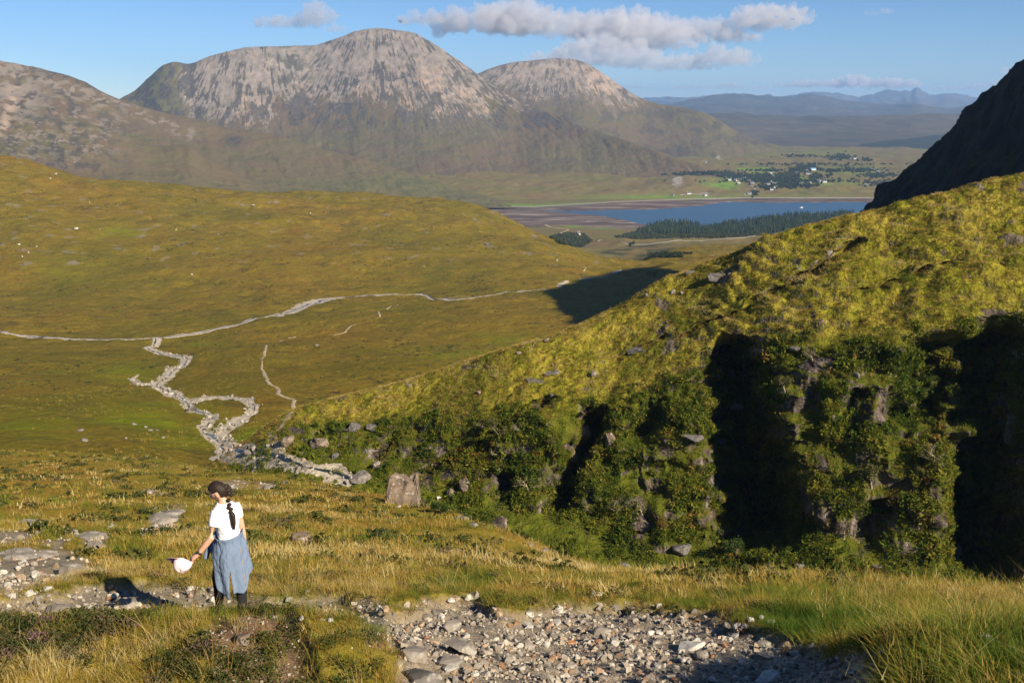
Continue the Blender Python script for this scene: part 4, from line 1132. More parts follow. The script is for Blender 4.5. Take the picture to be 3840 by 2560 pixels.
GB = 'boulders along the stream'
R_(1870, 1966, 78, 66, S_BROWN, 'pointed grey brown boulder in the ravine where the stream meets the grass brow', group=GB, depth=.9, n=10, sink=.1)
R_(1130, 2018, 94, 62, S_BROWN, 'low cracked brown boulder alone on the open golden slope', n=14, sink=.2)
R_(1348, 1786, 88, 52, S_GABBRO, 'broad grey bedrock hump in the stream left of the huge boulder', group=GB, sink=.25)
R_(1732, 1946, 80, 42, S_GABBRO, 'pale ridged rock right of the green bush below the crag', group=GB)
R_(1778, 1964, 44, 32, S_GABBRO, 'small rounded grey boulder left of the pointed boulder', group=GB)
R_(1412, 1744, 36, 34, S_GABBRO, 'square grassy topped rock above the huge boulder with long shadow', group=GB, sink=.1)
R_(1565, 1868, 34, 40, S_GABBRO, 'upright block leaning against the right side of the huge boulder', group=GB)
R_(1495, 1898, 20, 16, S_PALE, 'white stone lying under the huge boulder', group=GB)
R_(1645, 1866, 20, 18, S_PALE, 'pale block above the green bush', group=GB)
R_(1720, 1938, 16, 14, S_PALE, 'little white stone between pale ridged rock and pointed boulder', group=GB)
R_(1150, 1742, 44, 30, S_GABBRO, 'grey boulder at the head of the stream bank below the dark rocky knoll', group=GB)
R_(935, 1694, 46, 26, S_GABBRO, 'smooth grey boulder in the stream right of the two walkers', group=GB)
R_(1990, 2040, 30, 20, S_GABBRO, 'flat stone on the scree right of the pointed boulder', group=GB)
R_(2040, 2060, 40, 18, S_GABBRO, 'long flat stone at the brow below the scree', group=GB)
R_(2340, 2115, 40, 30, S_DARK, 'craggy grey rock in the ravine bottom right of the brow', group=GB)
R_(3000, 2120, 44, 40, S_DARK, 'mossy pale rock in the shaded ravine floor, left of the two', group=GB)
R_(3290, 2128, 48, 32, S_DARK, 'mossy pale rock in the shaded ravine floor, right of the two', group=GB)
GS = 'rocks on the grassy spur'
for px, py, w, h, lab in ((2225,1396,30,26,'single round rock in the middle of the grassy spur'),(2070,1476,20,17,'small tan rock low on the grassy spur'),(1945,1320,24,16,'dark rock perched on the crest of the spur'),(1535,1442,24,14,'dark rock at the lower end of the spur crest'),
        (1796,1468,26,18,'dark split rock in the hollow of the spur'),(2523,1091,26,20,'brightest pale rock of the three high on the spur'),(2556,1095,18,12,'small pale rock next to the brightest one high on the spur'),(2425,1103,22,16,'grey rock under the crest bush'),
        
        (3110,942,26,24,'lone standing stone high on the spur under the skyline'),(2995,1005,22,12,'small stone in the grass left of the lone standing stone'),(2050,1270,26,22,'brown crag of rock on the spur crest below the shadow'),(2395,1437,18,10,'white stone near the gully head on the spur')):
    R_(px, py, w, h * 1.15, S_BROWN if 'dark' in lab or 'brown' in lab else S_GABBRO, lab, 'rock', GS, 'rock', sub=1, n=16, sink=.38)
for px, py, w, h, lab in ((2020,1420,110,30,'long dark rock outcrop slanting across the lower spur'),(2075,1385,80,24,'upper dark outcrop continuing the long slanting one'),(1990,1415,60,22,'left end block of the slanting dark outcrop'),(2400,1300,130,40,'broken dark rock band under the folded bank'),(2590,1010,60,30,'pale outcrop on the crest above the bush'),(2700,1020,110,40,'dark ledge in the grass below the crest')):
    R_(px, py, w, h, S_DARK, lab, 'rock outcrop', 'outcrops on the grassy spur', 'rock_outcrop', depth=.5, sub=1, n=20, sink=.72)
GC = 'bare rock on the crag'
for px, py, w, h, lab in ((2190,1600,60,60,'pale grey rock head jutting over the leftmost big gully'),(2290,1635,44,90,'tall leaning slab right of the dark cleft'),(2150,1690,34,60,'grey rib under the jutting rock head'),(2805,1395,26,34,'pale block on the rim left of the big black gully'),(2750,1395,22,26,'smaller pale block beside the rim block'),(2762,1515,60,30,'flat ledge rock below the rim blocks'),(3190,1560,44,150,'tall pale rock pillar in the middle of the ferny face'),(3215,1400,26,34,'square block at the head of the rock pillar'),(3120,1555,32,28,'small block left of the rock pillar'),
        (2600,1630,90,26,'rocky ledge band across the green buttress'),(2690,1640,60,30,'right end of the ledge band by the black gully'),(3590,2055,46,110,'pale rock prow at the foot of the right buttress'),(3660,1830,36,40,'dark block in the shade at the right'),(3805,1560,70,150,'dark rock wall at the right edge'),(2560,2045,90,40,'dark wet rock at the foot of the green buttress'),(1745,1800,60,60,'dark rock foot of the left knoll'),(1690,1840,40,60,'rock prow of the left knoll'),(1080,1640,60,50,'brown heathery rock face left of the spur foot'),(1200,1650,80,70,'larger brown rock face at the spur foot'),(1330,1590,60,40,'brown rock band above the spur foot'),(1400,1595,70,34,'right end of the brown rock band above the spur foot'),(1255,1700,36,40,'small rock below the larger brown face'),(2980,1300,60,20,'rim rock above the ferny face'),(2860,1310,50,18,'rim rock above the big black gully')):
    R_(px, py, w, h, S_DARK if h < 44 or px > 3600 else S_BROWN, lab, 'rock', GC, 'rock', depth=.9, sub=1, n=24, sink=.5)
GV = 'pale stones on the olive hill'
for px, py, w, h, lab in ((285,857,20,9,'largest white boulder pair on the olive hill'),(210,652,9,7,'white stone near the skyline of the olive hill'),(190,670,9,6,'white stone just below the topmost one on the olive hill'),(72,917,11,7,'pale stone at the left edge of the olive hill'),(137,924,8,5,'small pale stone beside the left edge one'),(107,947,7,5,'pale stone below the pair at the left'),(84,962,7,6,'lowest pale stone at the left of the hill'),(335,760,5,5,'tiny pale stone on the upper hill'),(555,970,14,8,'grey blue boulder in the green hollow of the hill'),(950,770,18,7,'flat grey boulder below the hill crest'),(1822,916,20,8,'dark boulder on the hill shoulder by the mudflats'),(455,766,12,6,'dark flat boulder under the hill crest on the left'),(660,862,8,6,'tan stone on the middle of the hill'),(1165,800,6,5,'tiny stone under the hill crest in the centre'),(720,1028,9,5,'pale stone low on the hill above the river'),(2090,976,12,7,'grey boulder low on the hill end'),(1590,1000,7,5,'pale stone in the middle of the lower hill'),(820,880,7,5,'small stone right of the tan stone'),(375,860,6,5,'small white stone right of the largest pair')):
    R_(px, py, w, h, S_DARK if 'dark' in lab or 'blue' in lab else S_PALE, lab, 'stone', GV, 'stone', sub=0, n=12, sink=.15)
for px, py, w, h, lab in ((1187,1293,22,12,'dark boulder on the moor below the main river'),(318,1650,34,14,'low brown rock on the green flat left of the stream'),(300,1612,36,8,'pale flat stones on the green flat'),(505,1588,22,10,'pale stone at the left of the stony green patch'),(545,1600,18,10,'second stone of the stony green patch'),(565,1612,24,11,'largest stone of the stony green patch'),(610,1640,20,9,'low stone right of the stony green patch'),(590,1612,14,8,'small stone in the stony green patch'),(760,1605,40,16,'grey rock above the stream fork'),(865,1608,30,18,'round grey rock where the two stream arms meet'),(470,1642,16,8,'stone below the stony green patch')):
    R_(px, py, w, h, S_GABBRO, lab, 'rock', 'rocks on the moor flat', 'rock', sub=0, n=14, sink=.2)

# flat slabs on the slope at the left and near the walker
GL = 'worn slabs beside the trail'
for px, py, w, h, lab in ((100,1962,84,26,'low grey slab alone in the grass far left'),(165,1985,24,14,'small flat stone next to the low far left slab'),(260,1990,44,26,'upper slab of the stepped rock left of the walker'),(340,2010,120,34,'middle sloping slab of the stepped rock'),(370,2040,90,26,'lower slab of the stepped rock'),(412,1965,40,34,'rounded boulder at the top right of the stepped rock'),(620,1940,130,44,'long pale slab rising behind the walker'),(655,1920,80,22,'top ledge of the long pale slab'),(60,2080,150,30,'broad slab on the left trail'),(170,2075,90,24,'ledge stone along the left trail edge'),(270,2140,110,36,'dark flat slab in the left trail'),(290,2160,60,24,'blocky stone under the dark flat slab'),(470,2262,100,62,'smooth dark slab by the trail in front of the shadow'),(230,2290,170,66,'wide tilted slab in the trail at lower left'),(560,1840,36,16,'pale stone on the slope above the long slab'),(850,1822,70,16,'broad pale slab on the slope beyond the walker'),(1008,1824,60,22,'pale slab right of the walker head'),(1060,1808,40,10,'little slab near the stream brow')):
    R_(px, py, w, h * 1.1, S_SLAB, lab, 'slab', GL, 'slab', depth=1.1, sub=1, n=18, sink=.42, flat=.9)

# ------------------------------------------------------------------ foreground gravel: the larger stones one by one
def fg(px, py, w, h, mat, lab, **kw): return R_(px, py, w, h, mat, lab, 'stone', 'stones of the gravel path', 'stone', **kw)
for a in ((1557,2447,124,66,S_SLAB,'big tan slab at the left of the gravel'),(1690,2345,96,56,S_SLAB,'tilted tan slab high on the left of the gravel'),(1725,2428,150,62,S_SLAB,'largest flat slab in the left gravel'),(1675,2486,126,34,S_SLAB,'long thin dark slab below the largest flat one'),(1692,2507,76,28,S_PALE,'long pale splintered stone at the lower left'),
          (1584,2540,184,80,S_DARK,'big dark boulder at the bottom edge of the gravel'),(1985,2301,44,34,S_PALE,'white cobble on the upper gravel edge'),(2093,2281,44,28,S_PALE,'white angular cobble under the green tussock'),(2018,2304,30,18,S_PALE,'pale flat cobble right of the white cobble'),(1984,2416,50,36,S_GREY,'dark grey block in the middle gravel'),(2018,2412,34,26,S_PALE,'pale block right of the dark grey block'),
          (2257,2366,84,46,S_SLAB,'wide grey slab in the centre of the gravel'),(2144,2407,38,18,S_RUST,'flat rusty stone below the wide grey slab'),(1917,2435,34,20,S_TAN,'oval tan stone left of centre'),(2078,2462,34,20,S_RUST,'rusty oval stone in the lower middle'),(2118,2460,30,22,S_PALE,'white stone right of the rusty oval'),(2138,2495,56,34,S_GREY,'grey block in the lower middle'),(2100,2498,40,36,S_GREY,'split grey block left of the lower grey block'),
          (1423,2282,30,42,S_PALE,'upright white stone at the left gravel bank'),(1449,2281,24,30,S_TAN,'orange streaked stone beside the upright white one'),(1757,2236,38,36,S_PALE,'round pale stone on the cairn heap'),(1783,2227,24,38,S_PALE,'upright pointed pale stone topping the cairn heap'),(1710,2240,36,20,S_TAN,'tan flat stone on the cairn heap'),(1690,2250,40,18,S_PALE,'white flat stone at the left of the cairn heap'),
          (2593,2421,112,46,S_PALE,'pale thick slab with bright front right of centre'),(2628,2454,58,50,S_GREY,'grey wedge stone under the pale thick slab'),(2668,2458,32,20,S_RUST,'rusty stone right of the grey wedge'),(2863,2412,62,28,S_SLAB,'flat tan stone toward the right gravel'),(2947,2424,58,44,S_TAN,'brown leaning stone on the right gravel'),(2878,2458,86,28,S_GREY,'long low grey stone by the dark grass tuft'),(2884,2538,104,60,S_PALE,'pale boulder at the bottom right of the gravel'),
          (2815,2322,32,24,S_PALE,'pale stone on the right upper rim of gravel'),(2855,2312,28,20,S_PALE,'small pale stone at the right rim'),(2890,2330,40,18,S_PALE,'flat pale stone at the right rim'),(2720,2317,14,16,S_RUST,'small rusty stone at the right rim'),(3085,2428,40,34,S_GREY,'grey block on the far right gravel'),(3045,2366,28,20,S_TAN,'tan stone below the right grass bank'),(3040,2420,30,28,S_GREY,'grey stone left of the far right block'),
          (2440,2370,36,28,S_PALE,'pale block left of the pale thick slab'),(2470,2372,36,22,S_PALE,'second pale block left of the pale thick slab'),(2455,2408,34,22,S_GREY,'grey cobble below the pale blocks'),(2453,2490,32,26,S_GREY,'blue grey cobble near the bottom'),(2442,2535,34,26,S_TAN,'tan cobble at the bottom edge'),(2580,2500,20,24,S_TAN,'orange splinter stone near the bottom'),(2713,2390,22,30,S_PALE,'upright grey chip in the right gravel'),(2650,2365,20,24,S_TAN,'tan chip in the right gravel'),
          (1872,2300,30,26,S_TAN,'brown round cobble under the bank'),(1655,2310,30,30,S_PALE,'pale cobble left of the tilted slab'),(2064,2340,34,30,S_TAN,'orange cube stone on the upper gravel'),(2130,2338,26,24,S_TAN,'second orange stone on the upper gravel'),(2185,2365,30,22,S_TAN,'tan block beside the wide grey slab'),(1752,2505,40,30,S_TAN,'yellow tan stone at the lower left'),(1760,2540,46,26,S_TAN,'golden tan stone at the bottom left'),(1780,2525,34,22,S_PALE,'cream stone above the bottom edge'),(2260,2540,40,22,S_GREY,'grey stone at the bottom centre'),
          (3692,2390,64,36,S_PALE,'white stone alone in the long grass at right'),(3800,2448,50,26,S_GREY,'grey stone in the grass at the right edge'),(3760,2440,26,18,S_GREY,'small grey stone left of the right edge stone'),(3832,2530,40,30,S_GREY,'pale stone at the lower right corner'),(912,2398,64,56,S_BROWN,'brown triangular stone set in the grassy hump'),(1600,2390,26,22,S_RUST,'orange splinter between the tan slabs'),(1735,2362,24,18,S_RUST,'rusty stone on the tilted tan slab')):
    fg(*a, n=15, sink=.22)
BL = ['at the left of','in the middle of','under the rim of','at the bottom of','at the right of','at the far right of','near the heart of','high in','at the left edge of','outside, left of','low in','at the lowest part of']
for i, (px, py, w, h) in enumerate(((975,2490,14,8),(1020,2500,24,14),(860,2515,14,10),(930,2540,20,12),(1070,2505,16,10),(1085,2525,14,18),(1045,2480,12,8),(960,2470,16,8),(905,2490,14,8),(745,2497,8,8),(990,2535,18,14),(880,2550,20,12))):
    R_(px, py, w, h, S_PALE, 'small white stone %s the bare earth patch' % BL[i], 'stone', 'white stones in the bare earth', 'stone', sub=0, n=10)
# the many middling stones of the path
ZN = [((1480,2330,1900,2560), 'the left gravel'), ((1900,2270,2350,2400), 'the upper middle gravel'), ((1900,2400,2350,2560), 'the lower middle gravel'), ((2350,2270,2800,2420), 'the upper right gravel'), ((2350,2420,2700,2560), 'the lower right gravel'), ((2700,2340,3200,2480), 'the far right gravel'),
      ((980,2248,1440,2330), 'the stony trail right of the walker'), ((20,2225,460,2310), 'the trail at the left'), ((0,2080,330,2220), 'the bare trail patch at far left'), ((640,2205,860,2280), 'the trail around the walker shadow')]
GM = [(S_GREY, 'grey'), (S_PALE, 'pale'), (S_TAN, 'tan'), (S_RUST, 'rusty')]
base_st = {}
for mi, (mt, cn) in enumerate(GM):
    base_st[cn] = [hull(1000 + mi * 10 + i, 13, (1, RNG.uniform(.7, .95), RNG.uniform(.5, .8))) for i in range(5)]
    for q in base_st[cn]: q.materials.append(mt)
cnt = 0
gpoly = GRAVEL; rr = random.Random(77)
for (x0_, y0_, x1_, y1_), zn in ZN:
    for k in range(26 if zn.endswith('gravel') else 15):
        px, py = rr.uniform(x0_, x1_), rr.uniform(y0_, y1_)
        if zn.endswith('gravel') and float(poly_sdf(GRAVEL, np.array([px]), np.array([py]))[0]) > -4: continue
        l, nn = hit(px, py)
        if l is None or l.y > 30: continue
        cn = rr.choices(['grey', 'pale', 'tan', 'rusty'], [.45, .3, .17, .08])[0]
        o = bpy.data.objects.new('stone', rr.choice(base_st[cn])); COL.objects.link(o)
        s = rr.uniform(18, 42) * l.length / F
        o.scale = (s, s, s); o.location = l + Vector((0, 0, s * .18)); o.rotation_euler = (rr.uniform(-.4, .4), rr.uniform(-.4, .4), rr.uniform(0, 6.28))
        tag(o, '%s middling stone lying among others in %s' % (cn, zn), 'stone', '%s stones in %s' % (cn, zn)); cnt += 1
print('middling stones', cnt)
# and the small ones that nobody could count
M_GS = inst_stone_mat('gravel_stone', [(0, (.13, .11, .09)), (.3, (.25, .21, .165)), (.55, (.37, .32, .25)), (.80, (.47, .42, .335)), (.93, (.38, .27, .175)), (1, (.28, .15, .08))])
GSM = withmat([hull(1100 + i, 11, (1, .8, .65)) for i in range(6)], M_GS)
gq = near.attrs['gravel'] * (near.P[..., 1] < 14) * inview * (near.P[..., 1] > 3.5)
gq = gq * (.25 + .75 * sst(-.25, .1, fbm2(near.P[..., 0] * 1.6, near.P[..., 1] * 1.6, 3, 625)))
P, N, _ = near.sample(15000, gq / np.maximum(near.P[..., 1], 4))
sz = np.clip(RNG.lognormal(math.log(.034), .62, len(P)), .012, .13)
P[:, 2] += sz * .02
scatter('gravel', GSM, P, RNG.random((len(P), 3)) * 6.28, sz, RNG.random(len(P)))
gq = near.attrs['gravel'] * (near.P[..., 1] >= 13) * inview * (near.P[..., 1] < 70)
P, N, _ = near.sample(3500, gq)
scatter('gravel', GSM, P, RNG.random((len(P), 3)) * 6.28, np.clip(RNG.lognormal(math.log(.09), .5, len(P)), .04, .3), RNG.random(len(P)))
P, N, _ = near.sample(900, near.attrs['soil'] * (near.P[..., 1] < 10) * (1 - near.attrs['gravel']) * inview)
scatter('gravel', GSM, P, RNG.random((len(P), 3)) * 6.28, np.clip(RNG.lognormal(math.log(.022), .4, len(P)), .012, .06), RNG.random(len(P)))

# ------------------------------------------------------------------ trees on the crag
def tube(bm_v, bm_f, pts, rads, n=5):
    k0 = len(bm_v)
    for i, (p, r) in enumerate(zip(pts, rads)):
        a = pts[min(i + 1, len(pts) - 1)] - pts[max(i - 1, 0)]
        a = a / max(np.linalg.norm(a), 1e-9); u = np.cross(a, [.3, .2, 1.0]); u /= max(np.linalg.norm(u), 1e-9); v = np.cross(a, u)
        for j in range(n):
            t = 6.283 * j / n; bm_v.append(p + (u * math.cos(t) + v * math.sin(t)) * r)
    for i in range(len(pts) - 1):
        for j in range(n):
            a = k0 + i * n + j; b = k0 + i * n + (j + 1) % n
            bm_f.append([a, b, b + n, a + n])
def tree_meshes(seed, h=4.5, leaf=.6, lean=.3, spread=1.0, wood=None, leaves=None):
    r = np.random.default_rng(seed); V = []; Fq = []; tips = []
    def grow(p, d, L, rad, lev):
        n = 5; pts = [p]; q = p.copy(); dd = d.copy()
        for i in range(n):
            dd = dd + r.normal(size=3) * .22 + np.array([0, 0, .05]); dd /= np.linalg.norm(dd); q = q + dd * L / n; pts.append(q)
        tube(V, Fq, pts, np.linspace(rad, rad * .45, n + 1), 5 if lev < 2 else 3)
        if lev >= 3: tips.append(pts[-1]); tips.append(pts[3]); return
        for i in range(4 if lev < 2 else 3):
            t = r.uniform(.45, 1); b = pts[int(round(t * n))]
            nd = dd + r.normal(size=3) * .75 * spread; nd[2] = abs(nd[2]) * .7 + .05; nd /= np.linalg.norm(nd)
            grow(b, nd, L * r.uniform(.55, .8), rad * .5, lev + 1)
    a = r.random() * 6.28
    grow(np.array([0, 0, -.3]), np.array([math.cos(a) * lean, math.sin(a) * lean, 1.0]), h * .42, h * .035, 0)
    trunk = np_mesh('trunk', np.array(V), np.array(Fq), True); trunk.materials.append(wood)
    T = np.array(tips); n = int(len(T) * 9 * leaf)
    if n < 3: return trunk, None
    c = T[r.integers(0, len(T), n)] + r.normal(size=(n, 3)) * h * .055
    u = r.normal(size=(n, 3)); u /= np.linalg.norm(u, axis=1, keepdims=True); w = np.cross(u, r.normal(size=(n, 3))); w /= np.linalg.norm(w, axis=1, keepdims=True)
    Ls = h * .034 * r.uniform(.6, 1.4, (n, 1))
    Q = np.stack([c - u * Ls, c - w * Ls * .5, c + u * Ls, c + w * Ls * .5], 1).reshape(-1, 3)
    crown = np_mesh('crown', Q, np.arange(4 * n).reshape(n, 4), False); crown.materials.append(leaves)
    return trunk, crown
def leaf_plain(name, a, b):
    m = NT(name, .7, .12); c = m.ramp(m.noise(.9, 4), [(.3, a), (.7, b)]); m.color(c)
    tr = m.new('ShaderNodeBsdfTranslucent'); m.put(tr.inputs[0], c); ms = m.new('ShaderNodeMixShader'); ms.inputs[0].default_value = .3
    m.t.links.new(m.b.outputs[0], ms.inputs[1]); m.t.links.new(tr.outputs[0], ms.inputs[2]); m.t.links.new(ms.outputs[0], m.n['Material Output'].inputs['Surface'])
    return m.m
W_PALE = plain('pale_bark', (.30, .25, .17), .9, .1, .4, 4); W_DARK = plain('brown_bark', (.12, .09, .06), .9, .1, .4, 4)
L_OL = leaf_plain('olive_leaves', (.07, .08, .018), (.13, .12, .03)); L_GR = leaf_plain('green_leaves', (.022, .050, .010), (.055, .085, .016)); L_YE = leaf_plain('yellowing_leaves', (.10, .09, .018), (.17, .11, .025))
kinds = {'bare': [tree_meshes(2000 + i, 4.6, .14, .5, 1.25, W_PALE, L_OL) for i in range(3)], 'thin': [tree_meshes(2010 + i, 4.6, .8, .4, 1.1, W_PALE, L_OL) for i in range(3)],
         'leafy': [tree_meshes(2020 + i, 4.4, 2.2, .3, 1.1, W_DARK, L_GR) for i in range(2)], 'yellow': [tree_meshes(2030 + i, 4.2, 1.6, .3, 1.1, W_DARK, L_YE) for i in range(2)]}
TR = [(1885,1640,100,'thin','broad pale twigged tree left of the big gullies'),(1965,1625,70,'bare','bare pale tree on the rim right of the broad twigged one'),(1880,1725,90,'bare','bare pale tree hanging below the broad twigged one'),(1728,1800,56,'bare','small bare tree on the left knoll'),(1795,1800,70,'thin','thin olive tree on the right of the left knoll'),(1640,1760,40,'thin','little olive tree high on the left knoll'),
      (1990,1850,110,'bare','bare spreading tree at the foot of the left gully'),(1950,1800,80,'leafy','bright green tree above the bare spreading one'),(2115,1880,135,'leafy','dense dark green round tree at the cliff foot'),(2050,1670,60,'thin','thin tree under the jutting rock head'),(2075,1720,90,'yellow','yellowing tree between the two left gullies'),(2310,1920,70,'bare','bare tree low on the green buttress'),(2410,1925,60,'bare','second bare tree low on the green buttress, to the right'),
      (3050,1345,100,'bare','bare wide tree in the hollow above the ferny face'),(2945,1470,80,'thin','grey green bush tree on the edge of the black gully'),(3215,1740,120,'bare','bare leaning tree in the middle of the ferny face'),(3270,1830,120,'thin','thin tree under the bare leaning one'),(3500,1735,100,'bare','bare pale tree beside the dark overhang'),(3165,2025,110,'bare','tangled bare tree at the foot of the ferny face'),(3395,1345,60,'bare','small bare tree on the rim at right, left of two'),(3545,1345,60,'thin','small thin tree on the rim at right, right of two'),(3815,1360,80,'bare','bare tree at the right edge rim'),
      (2670,1820,50,'bare','bare tree at the right edge of the green buttress'),(2450,1052,48,'thin','lone bush tree on the spur crest by the valley shadow'),(1650,1925,70,'leafy','low green bush in the grass below the left knoll'),(2760,2090,110,'leafy','green rounded bush in the ravine floor'),(3450,1790,60,'thin','thin tree low beside the dark overhang'),(1450,1640,34,'thin','small tree by the brown rocks of the spur foot'),(3330,1900,90,'yellow','yellowing bush on the lower ferny face'),(2480,1990,80,'yellow','yellowing bush at the foot of the green buttress')]
for i, (px, py, w, kd, lab) in enumerate(TR):
    l, nn = hit(px, py)
    if l is None: continue
    ms = kinds[kd][i % len(kinds[kd])]
    s = (w * l.length / F) / 4.2
    t = empty('tree', l - Vector((0, 0, .1)), rr.uniform(0, 6.28), s)
    tag(t, lab, 'tree', 'small trees on the crag')
    t.rotation_euler.x = .25 * rr.uniform(.3, 1)
    o = bpy.data.objects.new('trunk', ms[0]); COL.objects.link(o); o.parent = t
    if ms[1]: o = bpy.data.objects.new('crown', ms[1]); COL.objects.link(o); o.parent = t

# ------------------------------------------------------------------ conifer plantation, birch scrub and village woodland
def conifer(seed, h=15):
    r = np.random.default_rng(seed); V = []; T = []
    n = 7
    for i in range(n):
        z0 = h * (.08 + .84 * i / n); z1 = z0 + h * .24; rad = h * .19 * (1 - i / n) + .35
        k0 = len(V); m = 7
        for j in range(m):
            a = 6.283 * j / m + r.random() * .5; q = rad * r.uniform(.65, 1.15); V.append((q * math.cos(a), q * math.sin(a), z0 + r.normal() * .4))
        V.append((0, 0, min(z1, h)))
        for j in range(m): T.append([k0 + j, k0 + (j + 1) % m, k0 + m])
    return np_mesh('conifer', np.array(V), np.array(T), False)
M_CON = leafy_mat('conifer_needles', [(0, (.012, .022, .010)), (.5, (.022, .038, .016)), (1, (.045, .060, .022))], .1, .3, .02)
M_BIR = leafy_mat('birch_leaves', [(0, (.025, .036, .014)), (.5, (.045, .058, .020)), (1, (.085, .085, .030))], .15, .3, .02)
CM = withmat([conifer(3000 + i, 15) for i in range(4)], M_CON)
BM_ = withmat([leaf_clump(60, 3.4, 1.5, 3010 + i, .85) for i in range(3)], M_BIR)
WOOD = [(2372,868),(2420,848),(2460,833),(2520,828),(2570,826),(2605,832),(2618,842),(2640,850),(2680,842),(2730,830),(2790,822),(2850,812),(2920,804),(2960,800),(3020,797),(3080,795),(3200,790),(3200,850),(3050,855),(2900,868),(2780,872),(2600,872),(2460,872)]
SCRUB = [(2300,890),(2372,872),(2470,870),(2620,872),(2800,868),(2900,880),(2700,893),(2560,892),(2400,898)]
SCR2 = [(2060,890),(2120,872),(2190,878),(2220,905),(2180,930),(2100,915)]
SCR3 = [(2420,952),(2500,945),(2600,950),(2560,965),(2440,966)]
def fill(poly, n, seed, ym=None):
    r = random.Random(seed); p = np.array(poly); out = []
    while len(out) < n:
        x = np.array([r.uniform(p[:, 0].min(), p[:, 0].max()) for _ in range(n)]); y = np.array([r.uniform(p[:, 1].min(), p[:, 1].max()) for _ in range(n)])
        ok = poly_sdf(poly, x, y) < 0
        out += list(zip(x[ok], y[ok]))
    return out[:n]
def plant(name, meshes, pix, smin, smax, tmean=.5, dz=0):
    P = []
    for px, py in pix:
        l, n = hit(px, py, 1200)
        if l is not None: P.append(l)
    P = np.array([p[:] for p in P]) + np.array([0, 0, dz])
    scatter(name, meshes, P, zrot(len(P), .04), RNG.uniform(smin, smax, len(P)), np.clip(RNG.normal(tmean, .22, len(P)), 0, 1))
def shift(pix, up=0): return [(x, y + up) for x, y in pix]
# the trees hide the ground they stand on: their feet are spread behind the visible front edge
plant('conifer_wood', CM, fill([(x, y + 8) for x, y in WOOD], 2600, 5), .6, 1.15, .45)
plant('birch_scrub', BM_, fill(SCRUB, 1100, 6), .5, 1.1, .5, 1.5)
plant('birch_scrub', BM_, fill(SCR2, 420, 7), .5, 1.1, .4, 1.5)
plant('birch_scrub', BM_, fill(SCR3, 150, 8), .4, .8, .25, 1.0)
VW = []
for cx_, cy_, rx_, ry_, n_t in ((2720,655,26,14,60),(2780,665,50,14,150),(2850,668,60,16,190),(2900,672,60,14,190),(2960,665,40,16,150),(2990,640,50,14,90),(3020,630,40,10,90),(3060,665,26,12,70),(3048,625,12,12,40),(2960,695,90,12,190),(2880,705,26,9,50),(3130,640,60,6,80),(3230,638,70,8,110),(3300,658,70,8,120),(3140,590,50,10,110),(3170,592,30,8,60),(3250,600,20,6,30),(2890,640,30,5,30),(2830,724,14,9,26),(2660,648,80,4,50),(2620,655,120,3,60),(3000,680,300,6,170),(3040,618,260,5,110),(2990,585,60,5,60),(3300,690,60,10,70),(2860,640,100,3,40)):
    for _ in range(n_t): VW.append((cx_ + rr.gauss(0, .55) * rx_, cy_ + rr.gauss(0, .55) * ry_))
plant('village_woodland', BM_, VW, .9, 1.9, .3, 2.5)
for px, py, lab in ((2370,924,'round dark tree standing alone beside the lowland track'),(2520,964,'dark bush near the lower edge of the moor'),(3110,668,'single small tree in the village field')):
    l, n = hit(px, py, 1200)
    if l is None: continue
    s = 26 * l.length / F / 4.2; t = empty('tree', l, 1.0, s); tag(t, lab, 'tree')
    for nm, mq in zip(('trunk', 'crown'), kinds['leafy'][0]):
        o = bpy.data.objects.new(nm, mq); COL.objects.link(o); o.parent = t

